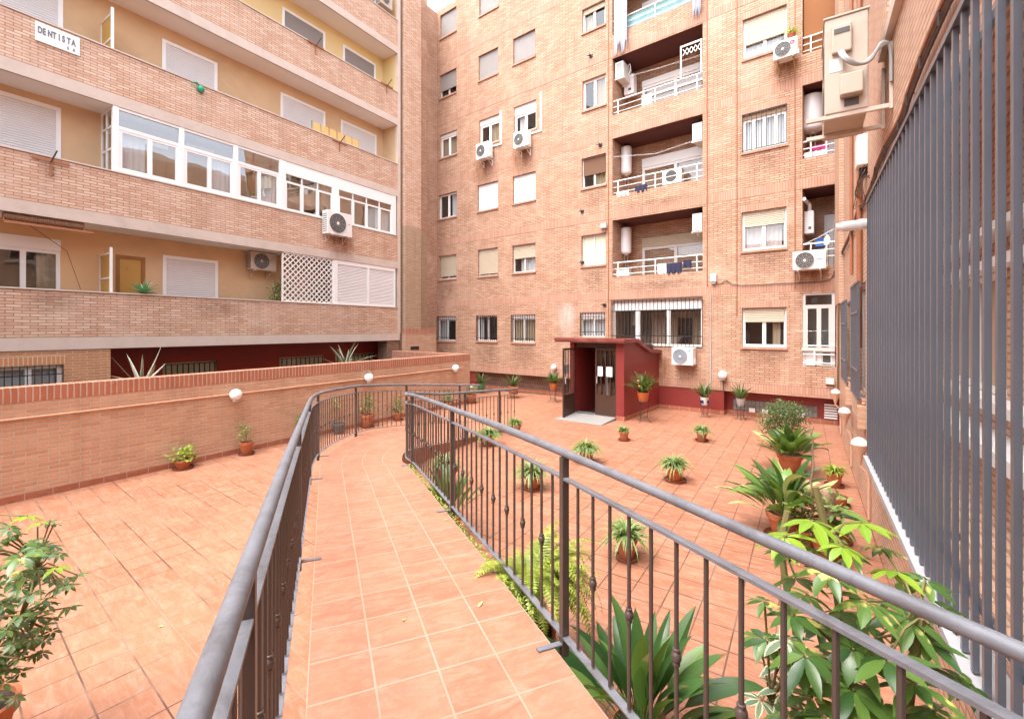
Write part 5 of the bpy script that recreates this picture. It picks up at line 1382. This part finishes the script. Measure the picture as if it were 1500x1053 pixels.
def fern(b, z, n=46, L=(.45,.75), mi=0):
    for k in range(n):
        az = 2*pi*k/n*2.6+rnd(-.4,.4); q = rnd(0,1); l = rnd(*L)*(1-.55*max(0, cos(az)*-.983+sin(az)*.185)); el = R(80-55*q); dr = R(rnd(75,150)); seg = 26
        p = Vector((cos(az)*.05, sin(az)*.05, z)); sg = l/seg
        for i in range(seg):
            t = i/seg; e = el-dr*t**1.3
            d = Vector((cos(az)*cos(e), sin(az)*cos(e), sin(e))); s_ = Vector((-sin(az), cos(az), 0)); n_ = s_.cross(d)*-1
            w = .052*sin(pi*min(1, t*.86+.14))**.8+.004
            if t > .12:
                for sd in (-1, 1):
                    o = s_*sd; tip = p+o*w+d*w*.35-n_*w*.15; h = d*sg*.42
                    b.face([p-h, tip-h*.25, tip+h*.25, p+h], uv=[(0,0),(0,1),(1,1),(1,0)], mi=mi)
            b.face([p-s_*.0016, p+s_*.0016, p+d*sg+s_*.0016, p+d*sg-s_*.0016], uv=[(.5,0)]*4, mi=mi)
            p = p+d*sg
    return b
# ------------------------------------------------------------------ pots and plants
PG = 'potted plants of the courtyard'
def pot_parts(t, r=.13, h=.22, mat='terracotta', saucer=True, rim=True, taper=.72, zb=0.0):
    z0 = zb+(.022 if saucer else 0)
    if saucer: MB().lathe([(r*.9,0),(r*1.12,.004),(r*1.2,.04),(r*1.16,.04),(r*1.05,.014),(.001,.014)], 28, (0,0,zb)).build('saucer', M['terracotta_dark'] if mat != 'ceramic' else M['ceramic'], t)
    prof = [(.001,0),(r*taper*.96,0),(r*taper,.006),(r*.93,h*.76)]
    prof += [(r*1.04,h*.765),(r*1.07,h*.99),(r*1.03,h),(r*.94,h),(r*.92,h*.90),(.001,h*.90)] if rim else [(r,h*.98),(r*1.02,h),(r*.95,h),(r*.93,h*.90),(.001,h*.90)]
    MB().lathe(prof, 28, (0,0,z0)).build('pot', M[mat], t)
    MB().lathe([(r*.92,h*.905),(r*.5,h*.925),(.001,h*.93)], 16, (0,0,z0), caps=False).build('soil', M['soil'], t)
    return z0+h*.9
def plant(name, label, cat, loc, group=PG): return thing(name, label, cat, loc, rnd(0,6), group)
def spider_pot(px, py, label, r=.13, h=.21, n=70, L=(.22,.36), mat='leaf_spider', saucer=True, pm='terracotta', loc=None, W=.016, extra=0):
    t = plant('spider_plant', label, 'potted plant', loc or ground(px, py))
    z = pot_parts(t, r, h, pm, saucer)
    b = spider(MB(), z, n, L, W)
    if extra:   # older blades hanging over the rim
        spider(b, z, extra, (L[1]*.9, L[1]*1.25), W*.8, r*.5, (20,50), (95,140))
    b.build('foliage', M[mat], t)
    return t
spider_pot(755, 636, 'green spider plant in a clay pot by the end post of the ramp railing', .14, .22, 80, (.2,.34), 'leaf_spider_green')
spider_pot(716, 652, 'pale spider plant in a clay pot half hidden by the ramp handrail', .15, .2, 70, (.26,.42), extra=24)
spider_pot(859, 677, 'pale spider plant spilling over a clay pot in front of the grey concrete wedge', .15, .22, 90, (.24,.40), extra=40)
spider_pot(914, 645, 'small spider plant in a clay pot nearest the red porch pillar', .11, .19, 60, (.16,.26), 'leaf_spider_green')
spider_pot(1028, 646, 'spider plant in a clay pot before the red base pillar, one blade trailing', .12, .20, 70, (.2,.33), 'leaf_spider_green', extra=16)
spider_pot(989, 704, 'dense green spider plant in a broad orange clay pot alone mid terrace', .155, .24, 100, (.2,.36), 'leaf_spider', extra=22, pm='plastic_orange')
spider_pot(780, 716, 'pale spider plant in a clay pot behind the ramp balusters', .14, .22, 80, (.26,.42), extra=26)
spider_pot(918, 818, 'sparse spider plant in a clay pot on a wide saucer, the one nearest the ramp', .115, .23, 64, (.22,.36), extra=26)
# along the garden wall
def wall_pot(px, label, r, h, build, cat='potted plant', name='potted_plant', pm='terracotta', off=.22, saucer=True):
    d = ray(px, 600); y = None
    k = (-9.97+off)/d.x; p = Vector((-9.97+off, d.y*k, 0))
    t = plant(name, label, cat, p); z = pot_parts(t, r, h, pm, saucer); build(t, z); return t
wall_pot(268, 'low bowl of lime green leaves at the foot of the garden wall', .145, .15, lambda t, z: clump(MB(), [((rnd(-.1,.1), rnd(-.1,.1), z+.09), .13) for _ in range(5)], 60, (.05,.08), (.035,.055)).build('foliage', M['leaf_lime'], t))
wall_pot(361, 'thin grey green shrub in a clay pot at the foot of the garden wall', .13, .24, lambda t, z: (clump(MB(), [((rnd(-.12,.12), rnd(-.12,.12), z+rnd(.1,.35)), .10) for _ in range(8)], 34, (.035,.06), (.018,.028)).build('foliage', M['leaf_geranium'], t), MB().tube([(0,0,z-.02),(.03,0,z+.15),(.05,.02,z+.3)], .008, 6).tube([(0,0,z),(-.06,.03,z+.25)], .006, 6).build('stem', M['bark'], t)))
def geranium(t, z, red=True, n=7, hh=.4, spread=.13):
    clump(MB(), [((rnd(-spread,spread), rnd(-spread,spread), z+rnd(.05,hh)), .10) for _ in range(n)], 26, (.05,.085), (.05,.075)).build('foliage', M['leaf_geranium'], t)
    b = MB()
    for k in range(4): x, y = rnd(-.1,.1), rnd(-.1,.1); b.tube([(0,0,z-.02),(x*.6,y*.6,z+hh*.5),(x,y,z+hh*rnd(.9,1.25))], .006, 5)
    b.build('stem', M['stem'], t)
    f = MB()
    for k in range(2 if red else 1):
        c = (rnd(-.1,.1), rnd(-.1,.1), z+hh*rnd(1.1,1.35))
        for j in range(16):
            v = Vector((rnd(-1,1), rnd(-1,1), rnd(-1,1)))*.035; leaf_flat(f, Vector(c)+v, v, Vector((0,0,1)), .03, .03, seg=2)
    f.build('flower', M['flower_red'], t)
wall_pot(446, 'red flowered geranium in a clay pot beside the ramp handrail', .14, .24, lambda t, z: geranium(t, z), name='geranium')
wall_pot(496, 'bare twiggy plant in a dark grey plastic pot behind the ramp balusters', .15, .26, lambda t, z: (MB().tube([(0,0,z-.02),(.03,.02,z+.3),(.06,.0,z+.62)], .01, 6).tube([(.03,.02,z+.3),(-.1,.05,z+.55)], .007, 6).tube([(.02,.01,z+.2),(.14,-.03,z+.45)], .006, 6).build('stem', M['bark'], t), clump(MB(), [((.06,0,z+.6), .12), ((-.1,.05,z+.5), .09), ((.12,-.02,z+.42), .08)], 16, (.05,.09), (.03,.05)).build('foliage', M['leaf_geranium'], t)), pm='plastic_grey', saucer=False)
wall_pot(538, 'tall clay pot of leggy geranium with one red bloom behind the balusters', .155, .32, lambda t, z: geranium(t, z, False, 6, .5, .09), name='geranium')
wall_pot(583, 'small leafy plant in a clay pot behind the post of the far railing', .12, .2, lambda t, z: geranium(t, z, False, 5, .4, .1))
wall_pot(657, 'low clay pot with a thin upright plant near the far end of the garden wall', .14, .2, lambda t, z: geranium(t, z, False, 4, .4, .07))
wall_pot(690, 'bushy clay potted plant at the free end of the garden wall', .18, .28, lambda t, z: geranium(t, z, False, 7, .3, .16), off=.1)
# clivias on iron stands along the end block
def stand(loc, H, r, label):
    t = thing('plant_stand', label, 'plant stand', loc, rnd(0,2), 'iron plant stands along the end block')
    b = MB(); b.tube([(r*cos(2*pi*k/20), r*sin(2*pi*k/20), H) for k in range(20)], .006, 6, closed=True).tube([(r*.72*cos(2*pi*k/20), r*.72*sin(2*pi*k/20), H*.3) for k in range(20)], .005, 6, closed=True)
    b.tube([(-r,0,H-.006),(r,0,H-.006)], .005, 6).tube([(0,-r,H-.006),(0,r,H-.006)], .005, 6); b.build('ring', M['iron'], t)
    for k in range(3):
        a = 2*pi*k/3+.3; q = lambda rr, z: (rr*cos(a), rr*sin(a), z)
        MB().tube(catmull([q(r,H+.05), q(r*1.0,H*.9), q(r*.72,H*.4), q(r*.85,H*.12), q(r*1.45,.0)], 4), .006, 6).build('leg', M['iron'], t)
    return t
def clivia(px, py, u_label, H, r, h, pm, n=26, L=(.40,.62), stand_lab=None, flower=False, tile=False, W=.042):
    loc = ground(px, py)
    if stand_lab: stand(loc, H, r*.95, stand_lab)
    t = plant('clivia', u_label, 'potted plant', loc+Vector((0,0,H)))
    z = pot_parts(t, r, h, pm, False, rim=pm == 'terracotta')
    b = MB()
    n = int(n*1.9)
    for k in range(n):
        az = pi*(k % 2)+rnd(-1.3,1.3); q = rnd(0,1)
        ribbon(b, (cos(az)*.03, sin(az)*.03, z-.02), az, rnd(*L), strap_prof(W*rnd(.8,1.15)), R(85-45*q), R(rnd(15,90)), 7, .3, rnd(-.3,.3), 1.4)
    b.build('foliage', M['leaf_clivia'], t)
    if flower:
        f = MB()
        for c in ((.1,-.1,z+.24), (-.06,-.16,z+.3), (.02,-.2,z+.16)):
            for j in range(12): v = Vector((rnd(-1,1), rnd(-1,1), rnd(-.4,1)))*.03; leaf_flat(f, Vector(c)+v, v, Vector((0,0,1)), .05, .025, seg=2)
        f.build('flower', M['flower_orange'], t)
    if tile:
        f = MB()
        for k in range(4): f.box(-.045,.045,-r*.96,-r*.90,h*.25,h*.62, T=Matrix.Rotation(pi/2*k, 4, 'Z'))
        f.build('glazed_square', M['blue_tile'], t)
    return t
clivia(705, 576, 'dark strap leaved plant in a green pot beside the garden wall end', .16, .17, .26, 'plastic_green', 22, stand_lab='low iron plant stand under the green pot')
clivia(752, 583, 'dark strap leaved plant in a clay pot on a low stand under the barred windows', .18, .18, .28, 'terracotta', 30, stand_lab='low iron plant stand midway along the brown recess')
clivia(811, 589, 'dark strap leaved plant in an orange pot half behind the swung out door', .42, .16, .26, 'plastic_orange', 28, stand_lab='tall iron plant stand behind the swung out porch door')
clivia(942, 618, 'large flowering strap leaved plant in an orange pot against the red porch wall', .58, .17, .26, 'plastic_orange', 44, (.46,.72), 'tall iron plant stand against the red porch wall', True, W=.062)
clivia(1032, 611, 'strap leaved plant in a white pot with dark blue glazed squares', .36, .125, .24, 'ceramic', 26, stand_lab='iron plant stand under the white pot with blue squares', tile=True)
clivia(1085, 615, 'lopsided strap leaved plant in a grey ceramic pot before the glass blocks', .40, .125, .22, 'ceramic_grey', 20, (.34,.6), 'iron plant stand under the grey ceramic pot')
# plants along the side block
t = plant('shrub', 'round small leaved shrub behind the broad leaved pots near the glass block strip', 'potted plant', ground(1146, 658))
z = pot_parts(t, .20, .26, 'terracotta')
clump(MB(), [((rnd(-.34,.34), rnd(-.34,.34), z+.30+rnd(-.14,.38)), .17) for _ in range(40)], 110, (.04,.07), (.022,.036), mi=(0,)).build('foliage', M['leaf_small'], t)
b = MB()
for k in range(16): a = rnd(0,6.3); l = rnd(.2,.4); b.tube([(0,0,z-.02),(cos(a)*l*.5,sin(a)*l*.5,z+.2),(cos(a)*l,sin(a)*l,z+rnd(.25,.7))], .006, 5)
b.build('stem', M['bark'], t)
def aspi_pot(px, py, label, r, h, n, mats, mis, L, W, pm='terracotta', loc=None, spread=(18,62), droop=(10,75), taper=.7, pet=.32):
    t = plant('aspidistra', label, 'potted plant', loc or ground(px, py)); z = pot_parts(t, r, h, pm, True, taper=taper)
    aspidistra(MB(), z-.01, n, L, W, r*.8, spread, mis, droop, pet).build('foliage', [M[m] for m in mats], t); return t
aspi_pot(1157, 692, 'broad leaved plant with one bleached leaf in a large clay pot beside the round shrub', .20, .32, 52, ('leaf_aspi_light','leaf_aspi','leaf_aspi_yellow'), (0,0,0,1,1,1,1,0,0,0,1,2), (.42,.70), (.12,.17), spread=(3,62), droop=(15,75), pet=.25)
aspi_pot(1150, 788, 'broad leaved plant with arching tattered leaves in a clay pot nearer the ramp', .20, .30, 70, ('leaf_aspi','leaf_aspi_light','leaf_aspi_yellow'), (0,0,0,0,0,1,1,1,1,2), (.5,.86), (.095,.14), spread=(3,66), droop=(25,100), pet=.27)
t = plant('palm_stump', 'ringed palm stump with a thin dry stem standing behind it', 'potted plant', ground(1212, 818))
pot_parts(t, .16, .22, 'terracotta')
MB().lathe([(.075+.006*(k % 2), .2+.04*k) for k in range(14)]+[(.06,.77),(.001,.78)], 16).build('trunk', M['bark'], t)
b = MB(); P = [(.03,.12,.2)]+[(.04+rnd(-.02,.02), .14+rnd(-.02,.02), .3+.09*k) for k in range(14)]
b.tube(P, [.014+.004*(k % 2)-.0006*k for k in range(len(P))], 6); b.build('dry_stem', M['bark'], t)
clump(MB(), [((-.1+rnd(-.1,.1), rnd(-.1,.1), .3+rnd(0,.4)), .14) for _ in range(8)], 26, (.06,.10), (.035,.055)).build('foliage', M['leaf_geranium'], t)
spider_pot(1222, 712, 'yellow green strap leaved plant in a clay pot beside the palm stump', .12, .22, 60, (.16,.28), 'leaf_lime', True)
def small(px, py, label, r, h, fn, pm='terracotta'):
    t = plant('potted_plant', label, 'potted plant', ground(px, py)); z = pot_parts(t, r, h, pm, True); fn(t, z); return t
small(1228, 741, 'shallow clay bowl with hardly any growth behind the palm stump', .13, .13, lambda t, z: spider(MB(), z, 12, (.05,.1), .01).build('foliage', M['leaf_spider_green'], t))
small(1229, 793, 'clay pot with a few dark leaves under the umbrella plant leaves', .12, .2, lambda t, z: clump(MB(), [((0,0,z+.08), .12)], 40, (.06,.1), (.03,.05)).build('foliage', M['leaf_small'], t))
small(1183, 800, 'grey green bushy plant between the tattered leaves and the palm stump', .12, .18, lambda t, z: clump(MB(), [((rnd(-.12,.12), rnd(-.12,.12), z+rnd(.0,.5)), .12) for _ in range(9)], 30, (.05,.09), (.03,.05)).build('foliage', M['leaf_geranium'], t))
# umbrella plants close to the eye
def umbrella(label, loc, heads, mats, L, W, stems, pot=(.2,.3), nl=(7,9)):
    t = thing('umbrella_plant', label, 'potted plant', loc, 0, 'umbrella plants')
    z = pot_parts(t, pot[0], pot[1], 'terracotta')
    st = MB()
    for s in stems: st.tube(catmull([(0,0,z-.02)]+s, 4), .014, 7)
    fo = MB()
    for (c, ax, mi, sc) in heads:
        c = Vector(c); near = min((Vector(p) for s in stems for p in s), key=lambda p: (p-c).length+max(0, p.z-c.z)*2)
        st.tube([near, near.lerp(c, .5)+Vector((0,0,.03)), c], .0045, 5)
        umbel(fo, c, ax, random.randint(*nl), L*sc, W*sc, mi)
    st.build('stem', M['stem'], t); fo.build('foliage', [M[m] for m in mats], t); return t
# head positions measured in the picture, each at its own distance, then turned into the plant's own metres
def heads_at(loc, lst, more=.35):
    out = []
    for px, py, dist, mi, sc in lst:
        d = ray(px, py); f = d.dot(FWD); p = d*(dist/f)+Vector((0,0,EYE)); out.append((p-loc, (rnd(-.28,.28), rnd(-.28,.28), 1), mi, sc))
        for _ in range(int(more+rnd(0,1))): out.append((p-loc+Vector((rnd(-.1,.1), rnd(-.1,.1), rnd(-.12,.02))), (rnd(-.4,.4), rnd(-.4,.4), 1), mi if mi != 1 else 0, sc*.8))
    return out
loc = cw(1.30, 1.78)
L1 = [(1190,762,1.75,1,1.0),(1262,765,1.85,1,.95),(1150,785,1.7,1,.8),(1235,800,1.6,1,.7),(1165,845,1.75,0,.9),(1215,835,1.6,0,.85),(1310,835,1.75,1,.9),(1355,850,1.7,0,.8),(1270,880,1.55,0,1.0),
      (1230,895,1.7,0,.9),(1160,900,1.7,0,.8),(1330,905,1.6,0,1.0),(1200,915,1.9,0,.8),(1150,935,1.65,2,.9),(1180,960,1.55,0,1.0),(1250,950,1.6,0,1.0),(1300,965,1.5,0,1.0),(1360,940,1.6,0,.9),(1340,1000,1.5,0,1.0),
      (1250,1010,1.55,0,1.1),(1190,1020,1.6,0,1.0),(1150,1010,1.75,2,.8),(1210,1050,1.5,0,1.0),(1290,1045,1.5,0,1.1),(1370,1040,1.5,0,1.0),(1230,850,1.9,0,.8),(1290,800,1.9,0,.7),(1380,890,1.75,0,.8),(1120,880,1.8,0,.6),
      (1180,870,1.9,0,.8),(1320,870,1.85,0,.8),(1265,915,1.85,0,.9),(1160,1055,1.6,0,.9),(1400,990,1.6,0,.8),(1225,985,1.8,0,.9),(1110,935,1.85,0,.6),(1145,970,1.8,2,.8),(1330,1060,1.6,0,1.0)]
umbrella('large glossy umbrella plant with fresh lime leaves close behind the ramp handrail', loc, heads_at(loc, L1), ('leaf_scheff','leaf_scheff_new','leaf_scheff_grey'), .136, .046,
         [[(.02,.02,.8),(.0,.03,1.3),(-.06,.05,1.75),(-.10,.06,1.95)],[(-.05,.05,.7),(-.15,.1,1.2),(-.22,.12,1.6),(-.2,.15,1.8)],[(.08,-.05,.6),(.15,-.1,1.1),(.2,-.1,1.6)],[(-.1,-.05,.5),(-.2,-.12,.8),(-.25,-.15,1.15)]])
loc = cw(-3.25, 2.75)
L2 = [(40,755,2.7,1,.9),(15,790,2.7,0,1),(50,790,2.6,0,.8),(30,815,2.4,2,1.2),(85,830,2.6,1,.9),(60,845,2.7,0,1),(20,850,2.7,0,1),(85,860,2.7,0,.9),(45,870,2.6,0,1),(10,880,2.7,0,1),(70,885,2.8,0,.8),(30,900,2.6,0,1),(55,905,2.7,0,.9),
      (5,920,2.7,0,1),(40,925,2.8,0,.8),(25,940,2.7,0,.8),(5,955,2.7,0,.9),(15,980,2.7,0,.8),(0,830,2.8,0,1),(-20,800,2.7,0,1),(-20,870,2.8,0,1),(-25,930,2.7,0,1),(-20,985,2.7,0,1),(40,945,2.7,0,.7),(-40,900,2.8,0,1),(55,765,2.8,1,.7),(-10,765,2.8,0,1),(65,800,2.75,0,.8),(95,845,2.75,0,.7),(40,840,2.75,0,.9),(5,1000,2.7,0,.8),(75,905,2.75,0,.7)]
umbrella('green umbrella plant on the terrace between the ramp and the garden wall', loc, heads_at(loc, L2, 2.2), ('leaf_small','leaf_scheff_new','leaf_scheff'), .085, .036,
         [[(.0,.0,.6),(.06,.02,1.0),(.1,.0,1.45)],[(-.05,.05,.6),(-.1,.1,1.0),(-.15,.1,1.5)],[(.1,.08,.5),(.2,.16,.8),(.32,.22,1.15)],[(.05,.0,.4),(.15,-.05,.7),(.22,-.05,.9)]], (.2,.3), (6,8))
# below the ramp
aspi_pot(0, 0, 'dark broad leaved plant growing up beside the ramp under the handrail post', .17, .30, 66, ('leaf_aspi','leaf_aspi_light'), (0,0,0,0,1), (.42,.74), (.075,.12), loc=cw(.74, 2.62), spread=(4,78), droop=(5,60))
t = plant('fern', 'large yellow green fern arching behind the ramp balusters', 'potted plant', cw(.13, 3.46)); t.rotation_euler.z = 0; z = pot_parts(t, .19, .30, 'terracotta')
MB().lathe([(.12,z-.02),(.10,z+.28),(.14,z+.34),(.001,z+.36)], 14).build('root_mass', M['soil'], t)
fern(MB(), z+.36, 170, (.36,.70)).build('foliage', M['leaf_fern'], t)
aspi_pot(0, 0, 'upright broad leaved plant in the middle of the row beside the ramp', .17, .26, 34, ('leaf_aspi','leaf_aspi_light'), (0,0,1), (.48,.72), (.07,.10), loc=cw(-.80, 5.75), spread=(4,40), droop=(0,40))
spider_pot(0, 0, 'grey green spider plant in a brown pot beside the bend of the ramp', .20, .34, 90, (.24,.40), 'leaf_spider', False, 'terracotta_dark', loc=cw(-1.10, 7.55))
# weeds and moss in the gap along the ramp edge
b = MB()
for k in range(900):
    i = random.randint(9, 26); p = RP[i].lerp(RP[i+1], rnd(0,1)); d = (RP[i+1]-RP[i]).normalized(); nn = Vector((d.y,-d.x,0))
    q = p+nn*rnd(.005,.05)+Vector((0,0,-rnd(.0,.06))); a = rnd(0,6.3)
    leaf_flat(b, q, Vector((cos(a),sin(a),rnd(.1,1.2))), Vector((0,0,1)), rnd(.012,.04), rnd(.008,.018), rnd(0,.6), seg=2)
tag(b.build('weeds', M['leaf_fern']), 'fringe of small weeds in the gap between ramp edge and railing', 'weeds', kind='stuff')
# a few dropped leaves
for n_, (px, py, zz, lab) in enumerate(((592,905,.86,'dry leaf on the ramp tiles near the second crossing of joints'),(650,762,.77,'yellowed frond tip lying on the ramp by the railing foot bracket'),(240,917,0,'pale dropped leaf on the terrace tiles beside the handrail'),(1000,770,0,'brown dropped leaf on the terrace near the tattered plant'),(700,890,.87,'small curled leaf on the ramp close to the fern'))):
    b = MB(); a = rnd(0,6.3); leaf_flat(b, (0,0,.006), Vector((cos(a),sin(a),.05)), Vector((0,0,1)), rnd(.035,.06), .022, -.5)
    o = b.build('fallen_leaf', M['leaf_aspi_yellow' if n_ != 3 else 'bark']); o.location = ground(px, py, zz); tag(o, lab, 'leaf', 'dropped leaves')
# plants on the balconies and behind the garden wall
def agave(loc, label, n, L, W, mat='leaf_agave', el=(10,80), droop=(-20,40), rz=0):
    t = thing('agave', label, 'succulent', loc, rz, 'succulents')
    b = MB()
    for k in range(n):
        az = 2*pi*k/n*2.4+rnd(-.2,.2); q = (k+.5)/n
        ribbon(b, (cos(az)*.03, sin(az)*.03, 0), az, rnd(*L), lambda t_, w=W*rnd(.85,1.1): w*.5*(1-t_)**.7*min(1, .75+t_*1.4), R(el[1]-(el[1]-el[0])*q+rnd(-6,6)), R(rnd(*droop)), 6, .45)
    b.build('foliage', M[mat], t)
    MB().lathe([(.07,-.14),(.075,0),(.05,.06),(.001,.07)], 12).build('stalk', M['bark'], t); return t
def bed(px, x):
    d = ray(px, 550); k = x/d.x; return Vector((x, d.y*k, 1.52))
agave(bed(206, -10.45), 'spiky grey agave with thin curving leaves behind the garden wall coping', 9, (.55,.85), .085, el=(5,75), droop=(-35,25))
agave(bed(507, -10.55), 'denser pale agave behind the garden wall coping near the corner pier', 20, (.5,.95), .10, el=(-5,85), droop=(-10,60))
agave(bed(668, -10.25), 'tiny agave at the far end of the garden wall coping', 14, (.2,.34), .05, el=(10,80))
u, z = LB.hit(207, 428, .25)
agave(LB.w(u, .12, ZB[0]+1.36), 'blue green rosette succulent on the first balcony parapet', 40, (.26,.42), .085, 'leaf_agave_green', el=(5,80), droop=(-5,30))
def balcony_plant(px, py, label, n, hh):
    u, z = LB.hit(px, py, .45); t = plant('potted_plant', label, 'potted plant', LB.w(u, .45, ZB[0]+.27)); z = pot_parts(t, .17, .3, 'terracotta')
    b = MB()
    for k in range(6): a = rnd(0,6.3); b.tube([(0,0,z-.02),(cos(a)*.08,sin(a)*.08,z+hh*.5),(cos(a)*.2,sin(a)*.2,z+hh*rnd(.7,1))], .009, 5)
    b.build('stem', M['stem'], t)
    clump(MB(), [((rnd(-.25,.25), rnd(-.2,.2), z+hh*rnd(.35,1)), .15) for _ in range(n)], 16, (.10,.16), (.05,.075)).build('foliage', M['leaf_aspi_light'], t)
balcony_plant(407, 430, 'leafy plant on the first balcony beside the lattice screen', 16, 1.6); balcony_plant(467, 430, 'leafy plant seen through the lattice screen', 16, 1.5)
u, z = FAC.hit(1158, 45, -.3)
t = plant('potted_plant', 'small clay pot of yellow green leaves on the lettered air conditioner', 'potted plant', lgt.location+FAC.ux*.42+FAC.uy*.15+Vector((0,0,h+.002))); z = pot_parts(t, .095, .15, 'terracotta')
spider(MB(), z, 34, (.16,.3), .014).build('foliage', M['leaf_lime'], t)
for o in [x for x in COL.objects if x.parent is None and x.type == 'EMPTY' and x.get('group') == 'succulents' and x.location.z < 2]:
    pot_parts_done = True
# ------------------------------------------------------------------ the fourth side of the courtyard, met in the window reflections
rr_ = thing('apartment_building', 'plain brick block closing the courtyard behind the viewer, mirrored in the gallery glass', 'building', (2, -8.5, 0), pi)
RRF = Frame((2, -8.5), pi)
H = [(u_, u_+1.2, z_, z_+1.25) for u_ in (1.2, 4.2, 7.2, 10.2, 13.2) for z_ in (1.2, 4.0, 6.8)]
wall_open(-3, 18, -.05, 9, 0, H, .14).build('wall_face', M['brick_back'], rr_)
for h_ in H: window(rr_, *h_, y=.08, n=2, shutter=.97 if random.random() < .4 else 0, curtain='curtain' if random.random() < .6 else None)
MB().box(-3, 18, 1.2, 6, -.05, 9).build('rear_wall', M['ochre'], rr_)
# ------------------------------------------------------------------ light, sky and camera
w = bpy.data.worlds.new('World'); scene.world = w; w.use_nodes = True
nt = w.node_tree; bg = nt.nodes['Background']
SUN_EL, SUN_ROT = R(66), math.atan2(-.25, -.97)
sky = nt.nodes.new('ShaderNodeTexSky'); sky.sky_type = 'NISHITA'; sky.sun_disc = False
sky.sun_elevation = SUN_EL; sky.sun_rotation = SUN_ROT; sky.air_density = 1.0; sky.dust_density = 4.0; sky.ozone_density = 1.0
hs = nt.nodes.new('ShaderNodeHueSaturation'); hs.inputs['Saturation'].default_value = .42
nt.links.new(sky.outputs[0], hs.inputs['Color']); nt.links.new(hs.outputs[0], bg.inputs[0]); bg.inputs[1].default_value = .15
sl = bpy.data.lights.new('sun', 'SUN'); sl.energy = .5; sl.angle = R(60); sl.color = (1.0, .985, .965)
so = bpy.data.objects.new('sun', sl); COL.objects.link(so)
v = Vector((sin(SUN_ROT)*cos(SUN_EL), cos(SUN_ROT)*cos(SUN_EL), sin(SUN_EL)))
so.rotation_euler = (-v).to_track_quat('-Z', 'Y').to_euler()
cam = bpy.data.cameras.new('camera'); co = bpy.data.objects.new('camera', cam); COL.objects.link(co)
co.location = (0, 0, EYE); co.rotation_euler = (R(90), 0, YAW)
cam.sensor_width = 36; cam.lens = FPX/1500*36; cam.shift_y = (HOR-526.5)/1500; cam.clip_end = 500; cam.clip_start = .02
scene.camera = co
scene.view_settings.view_transform = 'Standard'; scene.view_settings.look = 'None'; scene.view_settings.gamma = 1
scene.view_settings.exposure = 2.4
scene.cycles.max_bounces = 8; scene.cycles.diffuse_bounces = 5; scene.cycles.transparent_max_bounces = 16; scene.cycles.glossy_bounces = 3
scene.cycles.use_denoising = True
